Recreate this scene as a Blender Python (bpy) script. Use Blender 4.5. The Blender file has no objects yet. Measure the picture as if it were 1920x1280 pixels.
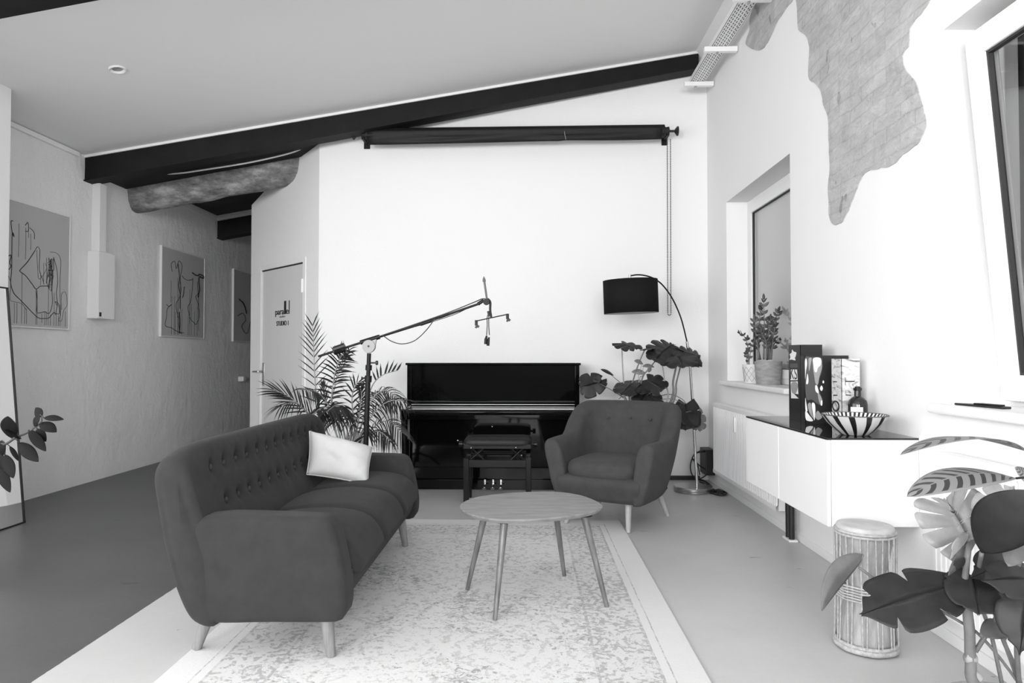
import bpy, bmesh, math, random
from mathutils import Vector, Matrix, noise
R = math.radians
PI = math.pi
random.seed(7)
scene = bpy.context.scene
COL = scene.collection
V = Vector

# ------------------------------------------------------------------ camera
CAM = V((0.0, 0.0, 1.2))
PSI, TH, FPX = R(1.25), R(1.25), 1280.0
_f = V((-math.sin(PSI) * math.cos(TH), math.cos(PSI) * math.cos(TH), math.sin(TH)))
_r = V((math.cos(PSI), math.sin(PSI), 0))
_u = _r.cross(_f)
cd = bpy.data.cameras.new('camera')
cam = bpy.data.objects.new('camera', cd)
COL.objects.link(cam)
cam.matrix_world = Matrix(((_r.x, _u.x, -_f.x, CAM.x), (_r.y, _u.y, -_f.y, CAM.y), (_r.z, _u.z, -_f.z, CAM.z), (0, 0, 0, 1)))
cd.sensor_width = 36.0
cd.lens = 24.0
cd.clip_start = 0.05
scene.camera = cam


def ray(px, py):
    return _f * FPX + _r * (px - 960) + _u * (640 - py)


def at(px, py, Y):          # the point of the room that stands at depth Y on that sight line
    d = ray(px, py)
    return CAM + d * (Y / d.y)


def flr(px, py, z=0.0):
    d = ray(px, py)
    return CAM + d * ((z - CAM.z) / d.z)


def onx(px, py, X):
    d = ray(px, py)
    return CAM + d * ((X - CAM.x) / d.x)


def onplane(px, py, p0, n):
    d = ray(px, py)
    return CAM + d * ((p0 - CAM).dot(n) / d.dot(n))


# ------------------------------------------------------------------ materials
def mat(name, g, rough=0.6, metal=0.0, spec=0.5, var=0.0, scale=8.0, bump=0.0, bscale=60.0, stretch=None, coat=0.0, sheen=0.0, trans=0.0, sss=0.0):
    m = bpy.data.materials.new(name)
    m.use_nodes = True
    nt = m.node_tree
    b = nt.nodes['Principled BSDF']
    b.inputs['Base Color'].default_value = (g, g, g, 1)
    b.inputs['Roughness'].default_value = rough
    b.inputs['Metallic'].default_value = metal
    b.inputs['Specular IOR Level'].default_value = spec
    b.inputs['Coat Weight'].default_value = coat
    b.inputs['Coat Roughness'].default_value = 0.05
    b.inputs['Sheen Weight'].default_value = sheen
    b.inputs['Transmission Weight'].default_value = trans
    if var or bump:
        tc = nt.nodes.new('ShaderNodeTexCoord')
        mp = nt.nodes.new('ShaderNodeMapping')
        if stretch:
            mp.inputs['Scale'].default_value = stretch
        nt.links.new(tc.outputs['Object'], mp.inputs['Vector'])
    if var:
        n = nt.nodes.new('ShaderNodeTexNoise')
        n.inputs['Scale'].default_value = scale
        n.inputs['Detail'].default_value = 6
        n.inputs['Roughness'].default_value = 0.6
        nt.links.new(mp.outputs[0], n.inputs['Vector'])
        rp = nt.nodes.new('ShaderNodeValToRGB')
        lo, hi = max(0, g * (1 - var)), min(1, g * (1 + var))
        rp.color_ramp.elements[0].position = 0.3
        rp.color_ramp.elements[1].position = 0.7
        rp.color_ramp.elements[0].color = (lo, lo, lo, 1)
        rp.color_ramp.elements[1].color = (hi, hi, hi, 1)
        nt.links.new(n.outputs['Fac'], rp.inputs['Fac'])
        nt.links.new(rp.outputs['Color'], b.inputs['Base Color'])
    if bump:
        n2 = nt.nodes.new('ShaderNodeTexNoise')
        n2.inputs['Scale'].default_value = bscale
        n2.inputs['Detail'].default_value = 5
        nt.links.new(mp.outputs[0], n2.inputs['Vector'])
        bp = nt.nodes.new('ShaderNodeBump')
        bp.inputs['Strength'].default_value = bump
        bp.inputs['Distance'].default_value = 0.01
        nt.links.new(n2.outputs['Fac'], bp.inputs['Height'])
        nt.links.new(bp.outputs['Normal'], b.inputs['Normal'])
    return m


class G:
    """tiny node-graph helper"""
    def __init__(s, m):
        s.nt = m.node_tree
        s.b = s.nt.nodes['Principled BSDF']
        s.co = s.nt.nodes.new('ShaderNodeTexCoord').outputs['Object']

    def link(s, a, b):
        if isinstance(a, (int, float)):
            b.default_value = a
        else:
            s.nt.links.new(a, b)

    def m(s, op, a, b=0.0, c=0.0):
        n = s.nt.nodes.new('ShaderNodeMath')
        n.operation = op
        for i, x in enumerate((a, b, c)):
            s.link(x, n.inputs[i])
        return n.outputs[0]

    def xyz(s):
        n = s.nt.nodes.new('ShaderNodeSeparateXYZ')
        s.nt.links.new(s.co, n.inputs[0])
        return n.outputs

    def map(s, scale=(1, 1, 1), rot=(0, 0, 0), loc=(0, 0, 0)):
        n = s.nt.nodes.new('ShaderNodeMapping')
        n.inputs['Scale'].default_value = scale
        n.inputs['Rotation'].default_value = rot
        n.inputs['Location'].default_value = loc
        s.nt.links.new(s.co, n.inputs['Vector'])
        return n.outputs[0]

    def noise(s, scale, detail=5, rough=0.6, vec=None, dist=0.0):
        n = s.nt.nodes.new('ShaderNodeTexNoise')
        n.inputs['Scale'].default_value = scale
        n.inputs['Detail'].default_value = detail
        n.inputs['Roughness'].default_value = rough
        n.inputs['Distortion'].default_value = dist
        s.nt.links.new(vec or s.co, n.inputs['Vector'])
        return n.outputs['Fac']

    def ramp(s, f, *stops):
        n = s.nt.nodes.new('ShaderNodeValToRGB')
        e = n.color_ramp.elements
        while len(e) < len(stops):
            e.new(0.5)
        for q, (p, g) in zip(e, stops):
            q.position = p
            q.color = (g, g, g, 1)
        s.link(f, n.inputs['Fac'])
        return n.outputs['Color']

    def mix(s, f, a, b):
        # scalar lerp
        return s.m('ADD', s.m('MULTIPLY', a, s.m('SUBTRACT', 1.0, f)), s.m('MULTIPLY', b, f))

    def color(s, o):
        s.nt.links.new(o, s.b.inputs['Base Color'])

    def bump(s, h, strength=0.3, dist=0.01):
        n = s.nt.nodes.new('ShaderNodeBump')
        n.inputs['Strength'].default_value = strength
        n.inputs['Distance'].default_value = dist
        s.nt.links.new(h, n.inputs['Height'])
        s.nt.links.new(n.outputs['Normal'], s.b.inputs['Normal'])


# ------------------------------------------------------------------ objects
WM = {}                       # object -> its matrix in the room


def tag(o, label=None, cat=None, group=None, kind=None):
    if label: o['label'] = label
    if cat: o['category'] = cat
    if group: o['group'] = group
    if kind: o['kind'] = kind
    return o


def thing(name, label, cat, loc=(0, 0, 0), rz=0.0, group=None):
    o = bpy.data.objects.new(name, None)
    o.empty_display_size = 0.05
    COL.objects.link(o)
    o.location = loc
    o.rotation_euler = (0, 0, rz)
    WM[o] = Matrix.Translation(V(loc)) @ Matrix.Rotation(rz, 4, 'Z')
    return tag(o, label, cat, group)


def smoothstep(a, b, x):
    t = max(0.0, min(1.0, (x - a) / (b - a)))
    return t * t * (3 - 2 * t)


class MB:
    def __init__(s):
        s.bm = bmesh.new()
        s.mi = 0

    def face(s, vs):
        try:
            f = s.bm.faces.new(vs)
            f.material_index = s.mi
            return f
        except ValueError:
            return None

    def vs(s, pts):
        return [s.bm.verts.new(p) for p in pts]

    def quad(s, *pts):
        return s.face(s.vs(pts))

    def box(s, a, b, M=None):
        (x0, y0, z0), (x1, y1, z1) = a, b
        P = [V((x, y, z)) for z in (min(z0, z1), max(z0, z1)) for y in (min(y0, y1), max(y0, y1)) for x in (min(x0, x1), max(x0, x1))]
        if M is not None:
            P = [M @ p for p in P]
        v = s.vs(P)
        for f in ((0, 2, 3, 1), (4, 5, 7, 6), (0, 1, 5, 4), (2, 6, 7, 3), (0, 4, 6, 2), (1, 3, 7, 5)):
            s.face([v[i] for i in f])
        return s

    def loft(s, rings, cap0=True, cap1=True, closed=True):
        R_ = [s.vs(r) for r in rings]
        n = len(R_[0])
        for a, b in zip(R_, R_[1:]):
            for i in range(n if closed else n - 1):
                j = (i + 1) % n
                s.face([a[i], a[j], b[j], b[i]])
        for c, r, rev in ((cap0, R_[0], True), (cap1, R_[-1], False)):
            if c:
                s.face(list(reversed(r)) if rev else r)
        return R_

    def tube(s, pts, rad, n=8, cap=True):
        pts = [V(p) for p in pts]
        if not isinstance(rad, (list, tuple)):
            rad = [rad] * len(pts)
        T = []
        for i in range(len(pts)):
            a, b = pts[max(0, i - 1)], pts[min(len(pts) - 1, i + 1)]
            T.append((b - a).normalized())
        up = V((0, 0, 1)) if abs(T[0].z) < 0.9 else V((1, 0, 0))
        N = (up - T[0] * up.dot(T[0])).normalized()
        rings = []
        for p, t, r in zip(pts, T, rad):
            N = (N - t * N.dot(t)).normalized()
            B = t.cross(N)
            rings.append([p + (N * math.cos(2 * PI * k / n) + B * math.sin(2 * PI * k / n)) * r for k in range(n)])
        s.loft(rings, cap, cap)
        return s

    def lathe(s, prof, c=(0, 0, 0), n=32, M=None, cap0=True, cap1=True):
        c = V(c)
        rings = []
        for r, z in prof:
            ring = [V((r * math.cos(2 * PI * k / n), r * math.sin(2 * PI * k / n), z)) for k in range(n)]
            rings.append([(M @ p if M is not None else p) + c for p in ring])
        s.loft(rings, cap0, cap1)
        return s

    def prism(s, poly, d):
        """polygon (3-D points) pushed along d"""
        d = V(d)
        poly = [V(p) for p in poly]
        a = s.vs(poly)
        b = s.vs([p + d for p in poly])
        s.face(list(reversed(a)))
        s.face(b)
        n = len(a)
        for i in range(n):
            j = (i + 1) % n
            s.face([a[i], a[j], b[j], b[i]])
        return s

    def ball(s, c, r, nu=12, nv=8, sc=(1, 1, 1), M=None):
        c = V(c)
        rings = []
        for j in range(1, nv):
            a = PI * j / nv
            ring = [V((r * math.sin(a) * math.cos(2 * PI * k / nu) * sc[0], r * math.sin(a) * math.sin(2 * PI * k / nu) * sc[1], -r * math.cos(a) * sc[2])) for k in range(nu)]
            rings.append([(M @ p if M is not None else p) + c for p in ring])
        s.loft(rings)
        return s

    def build(s, name, m, parent=None, world=True, smooth=True, angle=35, bevel=0.0, seg=2, solid=0.0, kind=None, label=None):
        me = bpy.data.meshes.new(name)
        bmesh.ops.recalc_face_normals(s.bm, faces=s.bm.faces[:]) if not getattr(s, 'norecalc', False) else None
        if parent is not None and world:
            s.bm.transform(WM[parent].inverted())
        s.bm.to_mesh(me)
        s.bm.free()
        for x in (m if isinstance(m, (list, tuple)) else [m]):
            me.materials.append(x)
        if smooth:
            me.polygons.foreach_set('use_smooth', [True] * len(me.polygons))
            if angle < 180:
                me.set_sharp_from_angle(angle=R(angle))
        o = bpy.data.objects.new(name, me)
        COL.objects.link(o)
        if parent is not None:
            o.parent = parent
            WM[o] = WM[parent]
        else:
            WM[o] = Matrix()
        if bevel:
            md = o.modifiers.new('bevel', 'BEVEL')
            md.width = bevel
            md.segments = seg
            md.limit_method = 'ANGLE'
            md.angle_limit = R(40)
        if solid:
            md = o.modifiers.new('solid', 'SOLIDIFY')
            md.thickness = solid
            md.offset = 0
        if kind: o['kind'] = kind
        if label: o['label'] = label
        return o


def dup(o, parent=None, M=None):
    c = o.copy()
    COL.objects.link(c)
    if parent is not None:
        c.parent = parent
        WM[c] = WM[parent]
    return c


def set_origin(o, p):
    """put a top-level mesh's origin at p (its geometry stays where it is)"""
    p = V(p)
    o.data.transform(Matrix.Translation(-p))
    o.location = p
    WM[o] = Matrix.Translation(p)
    return o


def catmull(P, n=8, closed=False):
    P = [V(p) for p in P]
    out = []
    m = len(P)
    for i in range(m if closed else m - 1):
        if closed:
            p0, p1, p2, p3 = P[i - 1], P[i], P[(i + 1) % m], P[(i + 2) % m]
        else:
            p1, p2 = P[i], P[i + 1]
            p0 = P[i - 1] if i else p1 * 2 - p2
            p3 = P[i + 2] if i + 2 < m else p2 * 2 - p1
        for k in range(n):
            t = k / n
            out.append(0.5 * ((2 * p1) + (p2 - p0) * t + (2 * p0 - 5 * p1 + 4 * p2 - p3) * t * t + (3 * p1 - p0 - 3 * p2 + p3) * t ** 3))
    if not closed:
        out.append(P[-1].copy())
    return out


def resample(P, n, closed=True):
    P = [V(p) for p in P]
    Q = P + [P[0]] if closed else P
    L = [0.0]
    for a, b in zip(Q, Q[1:]):
        L.append(L[-1] + (b - a).length)
    out = []
    cnt = n if closed else n - 1
    j = 0
    for k in range(n):
        s = L[-1] * k / cnt
        while j < len(L) - 2 and L[j + 1] < s:
            j += 1
        d = L[j + 1] - L[j]
        out.append(Q[j].lerp(Q[j + 1], 0 if d < 1e-9 else min(1, (s - L[j]) / d)))
    return out


def inset2(P, d):
    """inset a closed 2-D outline (given counter-clockwise or clockwise) by d"""
    n = len(P)
    A = sum(P[i - 1].x * P[i].y - P[i].x * P[i - 1].y for i in range(n))
    sg = 1 if A > 0 else -1
    out = []
    for i in range(n):
        t = (P[(i + 1) % n] - P[i - 1])
        t = t.normalized() if t.length > 1e-9 else V((1, 0))
        nn = V((-t.y, t.x)) * sg
        out.append(P[i] + nn * d)
    return out


def pad(mb, prof, a0, a1, r, place, ns=12, nr=5, disp=None, bulge=0.0):
    """upholstered block: closed 2-D outline swept from a0 to a1 with rounded ends. place(a, p2) -> 3-D"""
    rings = []
    st = [(r * (1 - math.sin(PI / 2 * k / nr)), r * (1 - math.cos(PI / 2 * (1 - k / nr))) if False else r * (1 - math.sin(PI / 2 * k / nr))) for k in range(nr)]
    seq = []
    for k in range(nr):
        th = PI / 2 * k / nr
        seq.append((a0 + r * (1 - math.sin(th)), r * (1 - math.cos(th))))     # from inner shoulder outwards
    # build from the end: angle 90 (end face) to 0 (shoulder)
    ends = []
    for k in range(nr + 1):
        th = PI / 2 * (1 - k / nr)
        ends.append((r * (1 - math.sin(th)), r * (1 - math.cos(th))))
    order = [(a0 + e, i) for e, i in ends]
    for k in range(1, ns):
        order.append((a0 + r + (a1 - a0 - 2 * r) * k / ns, 0.0))
    order += [(a1 - e, i) for e, i in reversed(ends)]
    c2 = sum(prof, V((0, 0))) / len(prof)
    def ring(a, q):
        out = []
        for p in q:
            P3 = place(a, p)
            if disp:
                P3 = disp(a, p, P3)
            out.append(P3)
        return out
    sgn = 1 if a1 > a0 else -1
    def cap(a, q, s):
        ext = []
        for f, b in ((0.25, 1.0), (0.55, 0.7), (0.85, 0.25)):
            ext.append(ring(a + s * bulge * (1 - (f) ** 2), [c2 + (p - c2) * f for p in q]))
        return ext
    for a, i in order:
        rings.append(ring(a, inset2(prof, i) if i else prof))
    q0 = inset2(prof, r)
    rings = cap(a0, q0, -sgn) + rings + list(reversed(cap(a1, q0, sgn)))
    mb.loft(rings)


def text(name, body, size, loc, rot, m, parent=None, extrude=0.001, align='CENTER', fit=None):
    c = bpy.data.curves.new(name, 'FONT')
    c.body = body
    c.size = size
    c.extrude = extrude
    c.align_x = align
    o = bpy.data.objects.new(name, c)
    COL.objects.link(o)
    o.data.materials.append(m)
    bpy.context.view_layer.update()
    me = bpy.data.meshes.new_from_object(o.evaluated_get(bpy.context.evaluated_depsgraph_get()))
    bpy.data.objects.remove(o)
    me.name = name
    if not me.materials: me.materials.append(m)
    if fit:
        xs = [v.co.x for v in me.vertices]
        k = fit / (max(xs) - min(xs))
        off = -min(xs) if align == 'LEFT' else -(max(xs) + min(xs)) / 2
        for v in me.vertices: v.co.x = (v.co.x + off) * k
    o = bpy.data.objects.new(name, me)
    COL.objects.link(o)
    o.rotation_euler = rot
    o.location = loc
    if parent is not None:
        o.parent = parent
    return o
# ------------------------------------------------------------------ the materials of the room
M = {}
M['white_wall'] = mat('white_plaster', 0.84, 0.75, spec=0.3, bump=0.12, bscale=45)
M['left_wall'] = mat('grey_rough_plaster', 0.52, 0.7, spec=0.3)
g = G(M['left_wall'])
big = g.noise(0.9, 3)
st = g.noise(2.2, 6, vec=g.map((1, 1, 0.5)))
g.color(g.ramp(g.m('ADD', g.m('MULTIPLY', big, 0.5), g.m('MULTIPLY', st, 0.5)), (0.3, 0.80), (0.7, 0.88)))
g.bump(g.m('ADD', g.noise(8, 6, 0.55, vec=g.map((1, 1, 0.8))), g.m('MULTIPLY', g.noise(60, 4), 0.25)), 0.6, 0.032)
M['ceiling'] = mat('pale_ceiling_board', 0.84, 0.8, spec=0.2)
M['dark_ceiling'] = mat('dark_corridor_ceiling', 0.05, 0.7, spec=0.2, var=0.3, scale=4)  # corridor ceiling, coloured far darker than the room's
M['black_steel'] = mat('black_painted_steel', 0.008, 0.6, spec=0.2, var=0.3, scale=5, bump=0.05)
M['white_paint'] = mat('white_paint', 0.85, 0.4)
M['white_metal'] = mat('white_enamel', 0.85, 0.35)
M['grey_slot'] = mat('dark_slot', 0.06, 0.7)
M['concrete'] = mat('rough_concrete', 0.3, 0.85, spec=0.2)
g = G(M['concrete'])
n1 = g.noise(6, 8, 0.7, vec=g.map((0.6, 1, 1.3)))
g.color(g.ramp(n1, (0.32, 0.08), (0.5, 0.25), (0.64, 0.5)))
g.bump(g.noise(18, 8, 0.7), 0.9, 0.03)
M['floor'] = mat('coated_concrete_floor', 0.4, 0.38, spec=0.4)
g = G(M['floor'])
x = g.xyz()[0]
edge = g.m('GREATER_THAN', g.m('ADD', x, g.m('MULTIPLY', g.noise(30, 2), 0.006)), -1.823)
cloud = g.noise(1.6, 6, 0.6)
fine = g.noise(40, 4, 0.6)
spot = g.m('LESS_THAN', g.noise(5.5, 3, 0.45, vec=g.map((1.0, 2.4, 1))), 0.27)
lite = g.m('ADD', 0.42, g.m('ADD', g.m('MULTIPLY', cloud, 0.13), g.m('MULTIPLY', fine, 0.04)))
dark = g.m('ADD', 0.055, g.m('ADD', g.m('MULTIPLY', cloud, 0.05), g.m('MULTIPLY', fine, 0.025)))
v = g.mix(edge, dark, lite)
v = g.m('MULTIPLY', v, g.m('SUBTRACT', 1.0, g.m('MULTIPLY', spot, 0.35)))
g.color(v)
g.bump(g.noise(14, 5), 0.04, 0.01)
M['brick'] = mat('bared_brick', 0.4, 0.85, spec=0.15)
g = G(M['brick'])
br = g.nt.nodes.new('ShaderNodeTexBrick')
g.nt.links.new(g.map((1, 1, 1), rot=(R(90), 0, R(90))), br.inputs['Vector'])
# brick courses run along the wall (Y) and up (Z)
sx = g.xyz()
cmb = g.nt.nodes.new('ShaderNodeCombineXYZ')
warp = g.m('MULTIPLY', g.m('SUBTRACT', g.noise(5, 3), 0.5), 0.05)
g.link(g.m('ADD', sx[1], warp), cmb.inputs[0])
g.link(g.m('ADD', sx[2], warp), cmb.inputs[1])
g.nt.links.new(cmb.outputs[0], br.inputs['Vector'])
br.inputs['Scale'].default_value = 1.0
br.inputs['Brick Width'].default_value = 0.25
br.inputs['Row Height'].default_value = 0.075
br.inputs['Mortar Size'].default_value = 0.006
br.inputs['Mortar Smooth'].default_value = 0.4
br.inputs['Color1'].default_value = (0.50, 0.50, 0.50, 1)
br.inputs['Color2'].default_value = (0.45, 0.45, 0.45, 1)
br.inputs['Mortar'].default_value = (0.42, 0.42, 0.42, 1)
bw = g.nt.nodes.new('ShaderNodeRGBToBW')
g.nt.links.new(br.outputs['Color'], bw.inputs[0])
n1 = g.noise(9, 8, 0.7, vec=g.map((1, 0.5, 0.9), rot=(R(35), 0, 0)), dist=0.6)
scr = g.noise(30, 4, 0.6, vec=g.map((1, 0.55, 1.2), rot=(R(40), 0, 0)))
k = g.m('ADD', g.m('MULTIPLY', bw.outputs[0], 1.0), g.m('ADD', g.m('MULTIPLY', g.m('SUBTRACT', n1, 0.5), 0.42), g.m('MULTIPLY', g.m('SUBTRACT', scr, 0.5), 0.14)))
dk = g.m('MULTIPLY', g.m('LESS_THAN', g.noise(7, 2, vec=g.map((1, 1, 0.6))), 0.3), 0.14)
g.color(g.m('SUBTRACT', k, dk))
g.bump(g.m('ADD', n1, scr), 0.5, 0.02)
M['rug'] = mat('faded_rug', 0.7, 0.95, spec=0.05)
M['fabric'] = mat('charcoal_upholstery', 0.033, 0.95, spec=0.15, var=0.12, scale=14, bump=0.25, bscale=420, sheen=0.05)
M['fabric2'] = mat('dark_upholstery', 0.058, 0.95, spec=0.15, var=0.12, scale=14, bump=0.25, bscale=420, sheen=0.04)
M['pale_wood'] = mat('pale_beech', 0.42, 0.5, var=0.15, scale=10, stretch=(6, 6, 0.6))
M['oak'] = mat('oak_leg', 0.22, 0.5, var=0.25, scale=12, stretch=(5, 5, 0.5))
M['table_wood'] = mat('worn_wood_top', 0.2, 0.35, var=0.3, scale=6, stretch=(1.0, 6, 4), spec=0.5)
M['table_leg'] = mat('stained_wood_leg', 0.13, 0.35, var=0.45, scale=9, stretch=(4, 4, 0.6))
M['gloss'] = mat('piano_lacquer', 0.003, 0.05, spec=0.3)
M['satin_black'] = mat('satin_black_wood', 0.006, 0.3, spec=.3)
M['leather'] = mat('black_leather', 0.009, 0.5, spec=.3, bump=0.2, bscale=180)
M['chrome'] = mat('chrome', 0.75, 0.12, metal=1)
M['brushed'] = mat('brushed_steel', 0.5, 0.3, metal=1)
M['dark_metal'] = mat('dark_metal', 0.008, 0.45, metal=0.2, spec=.3)
M['black_plastic'] = mat('black_plastic', 0.012, 0.45)
M['black_paper'] = mat('black_backdrop_paper', 0.01, 0.6, spec=0.3)
M['shade'] = mat('black_lamp_fabric', 0.012, 0.9, spec=0.1, bump=0.2, bscale=300)
M['shade_in'] = mat('white_shade_lining', 0.8, 0.8)
M['cushion'] = mat('white_linen', 0.57, 0.9, spec=0.1, bump=0.15, bscale=90)
M['leaf'] = mat('dark_glossy_leaf', 0.022, 0.5, spec=0.3, var=0.4, scale=9)
M['leaf_mid'] = mat('green_leaf', 0.07, 0.42, spec=0.45, var=0.35, scale=12)
M['leaf_palm'] = mat('palm_leaf', 0.016, 0.5, spec=.3, var=0.3, scale=6)
M['stem'] = mat('plant_stem', 0.13, 0.55, var=0.3, scale=12)
M['stem_pale'] = mat('pale_plant_stem', 0.3, 0.55, var=0.2, scale=12)
M['stem_dark'] = mat('dark_plant_stem', 0.05, 0.6, var=0.3, scale=12)
M['soil'] = mat('potting_soil', 0.02, 0.95, bump=0.8, bscale=50)
M['pot_white'] = mat('white_ceramic', 0.75, 0.35)
M['pot_grey'] = mat('grey_cement_pot', 0.3, 0.8, var=0.25, scale=14, stretch=(1, 1, 3))
M['basket'] = mat('woven_basket', 0.2, 0.9, bump=0.6, bscale=60)
M['glass_top'] = mat('black_glass', 0.012, 0.04, spec=0.6)
M['drum_skin'] = mat('goat_skin', 0.5, 0.7, var=0.2, scale=10)
M['drum_body'] = mat('pale_drum_shell', 0.34, 0.8, var=0.25, scale=9, stretch=(4, 4, 0.7), bump=0.3)
M['rope'] = mat('pale_rope', 0.42, 0.9, var=0.25, scale=60, bump=0.4, bscale=200)
M['door'] = mat('grey_door', 0.68, 0.5)
M['ink'] = mat('black_lettering', 0.01, 0.6)
M['ink_grey'] = mat('grey_lettering', 0.12, 0.6)
M['frame_white'] = mat('white_frame', 0.8, 0.45)
M['art'] = mat('grey_art_paper', 0.48, 0.5, var=0.05, scale=2)
M['art_ink'] = mat('black_drip_ink', 0.012, 0.5)
M['mirror'] = mat('mirror_glass', 0.9, 0.02, metal=1)
M['pane'] = mat('window_pane', 1.0, 0.0, trans=1.0)
M['blind'] = mat('grey_window_blind', 0.8, 0.8)
M['shutter'] = mat('dark_shutter', 0.12, 0.6, var=0.5, scale=2, stretch=(1, 9, 0.3))
M['gasket'] = mat('dark_gasket', 0.03, 0.6)
M['sill'] = mat('pale_stone_sill', 0.78, 0.4, var=0.05, scale=5)
M['radiator'] = mat('radiator_enamel', 0.84, 0.35)
M['white_card'] = mat('white_print', 0.78, 0.5)
M['grey_card'] = mat('grey_print', 0.3, 0.45)
M['dark_card'] = mat('charcoal_print', 0.07, 0.4)
M['black_card'] = mat('black_print', 0.012, 0.35)
M['bottle'] = mat('dark_bottle_glass', 0.012, 0.08, spec=0.6)
M['lamp_off'] = mat('frosted_bulb', 0.7, 0.4)

# ------------------------------------------------------------------ the room
XR, XL, YB = 1.775, -4.18, 6.72
A = V((onplane(597, 600, V((0, YB, 0)), V((0, 1, 0))).x, YB, 0))


def zc(x):
    return 3.1 + 0.178 * (x - XL)


mb = MB()
mb.box((-6, -4.0, -0.12), (2.4, 14, 0))
mb.build('floor', M['floor'], smooth=False, kind='structure')

W1 = (4.62, 6.09, 0.95, 2.57)       # window openings in the right wall: y0, y1, z0, z1
W2 = (1.40, 2.92, 0.96, 2.59)
mb = MB()
for y0, y1, holes in ((-4.0, W2[0], None), (W2[0], W2[1], W2), (W2[1], W1[0], None), (W1[0], W1[1], W1), (W1[1], YB + 0.2, None)):
    if holes:
        mb.box((XR, y0, 0), (XR + 0.3, y1, holes[2]))
        mb.box((XR, y0, holes[3]), (XR + 0.3, y1, 4.5))
    else:
        mb.box((XR, y0, 0), (XR + 0.3, y1, 4.5))
wall_right = mb.build('wall_right', M['white_wall'], smooth=False, kind='structure')
def zpx(x, y):
    return 1220 + x / 2.909, y / 2.909
patch1 = [(580, -420), (560, -150), (575, 0), (545, 95), (540, 165), (520, 235), (560, 268), (600, 272), (640, 230), (700, 110), (745, 40), (780, 0), (810, -60), (800, -420)]
patch2 = [(790, -420), (770, -60), (795, 0), (805, 90), (808, 160), (850, 195), (868, 260), (865, 420), (905, 460), (935, 505), (945, 570), (970, 640), (975, 760), (980, 900), (970, 1000), (975, 1100), (980, 1190), (1000, 1222), (1030, 1222), (1060, 1190), (1100, 1100), (1130, 1020), (1170, 945), (1240, 920), (1320, 900), (1400, 830), (1470, 770), (1500, 710), (1505, 640), (1485, 560), (1450, 450), (1390, 370), (1385, 290), (1410, 230), (1415, 150), (1460, 95), (1505, 40), (1520, 0), (1525, -150)]
for P in (patch1, patch2):
    pts = []
    for q in P:
        p = onx(*zpx(*q), XR)
        p.z = min(p.z, 3.95)
        pts.append(p)
    pts = catmull(pts, 4, True)
    out = []
    for p in pts:
        w = noise.noise(p * 14) * 0.012 + noise.noise(p * 45) * 0.005
        out.append(V((XR + 0.001, p.y + w, min(3.95, p.z + w))))
    mb = MB()
    mb.prism(out, (-0.006, 0, 0))
    mb.build('exposed_brick', M['brick'], wall_right, smooth=False, label='bare brick patch where the white plaster is gone')

mb = MB()
mb.box((A.x, YB, 0), (XR + 0.3, YB + 0.12, 4.4))
mb.build('wall_back', M['white_wall'], smooth=False, kind='structure')

# angled wall with the studio door
EX, EN = V((1, -1, 0)).normalized(), V((-1, -1, 0)).normalized()
RZ = R(-45)
def onang(px, py):
    p = onplane(px, py, A, EN)
    return (p - A).dot(EX), p.z
LX = onang(470, 600)[0]
zl = onang(470, 385)[1]
zr = onang(597, 255)[1]
MA = Matrix.Translation(A) @ Matrix.Rotation(RZ, 4, 'Z')
dx0, dx1 = onang(490, 600)[0], onang(568, 600)[0]
dz = (onang(490, 507)[1] + onang(568, 492)[1]) / 2
mb = MB()
def wpoly(pts, y0, y1):
    mb.prism([MA @ V((x, y0, z)) for x, z in pts], MA.to_3x3() @ V((0, y1 - y0, 0)))
wpoly([(LX, 0), (dx0, 0), (dx0, dz), (dx1, dz), (dx1, 0), (0, 0), (0, zr + 0.03), (LX, zl)], 0.0, 0.12)
mb.box((MA @ V((LX, 0.05, 0))).to_tuple(), ((MA @ V((LX, 0, 0))).x + 0.12, 14, 2.9))
mb.build('wall_angled', M['white_wall'], smooth=False, kind='structure')
door = thing('door_1', 'grey studio door lettered STUDIO 1 in the angled white wall', 'door', A, RZ)
door['kind'] = 'structure'
mb = MB(); mb.box((dx0 + 0.004, 0.012, 0.006), (dx1 - 0.004, 0.052, dz - 0.012)); mb.build('door_leaf', M['door'], door, world=False, smooth=False, bevel=0.003)
mb = MB()
mb.box((dx0 - 0.06, -0.008, 0), (dx0, 0.008, dz + 0.05)); mb.box((dx1, -0.008, 0), (dx1 + 0.06, 0.008, dz + 0.05)); mb.box((dx0, -0.008, dz), (dx1, 0.008, dz + 0.05))
mb.build('door_frame', M['white_paint'], door, world=False, smooth=False, bevel=0.003)
mb = MB(); mb.box((dx0, 0.008, dz - 0.012), (dx1, 0.06, dz)); mb.build('door_seal', M['gasket'], door, world=False, smooth=False)
hx, hz0 = onang(492, 700)
mb = MB(); mb.box((hx - 0.02, 0.004, onang(493, 723)[1]), (hx + 0.03, 0.014, onang(493, 680)[1])); plate = mb.build('handle_plate', M['brushed'], door, world=False, bevel=0.003)
mb = MB(); hz = onang(490, 696)[1]
mb.tube([(hx, 0.01, hz), (hx, -0.05, hz)], 0.011); mb.tube([(hx, -0.05, hz), (hx - 0.13, -0.055, hz - 0.004)], [0.011, 0.009]); mb.build('lever', M['brushed'], plate, world=False)
mb = MB(); hzz = onang(566, 536)[1]; mb.tube([(dx1 + 0.004, -0.014, hzz - 0.07), (dx1 + 0.004, -0.014, hzz + 0.07)], 0.012); mb.build('hinge', M['white_metal'], door, world=False)
xa, xb = onang(515, 585)[0], onang(541, 582)[0]
zt0 = onang(528, 589)[1]; wid = xb - xa
rot = (R(90), 0, 0)
sz = wid / 3.45
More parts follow.
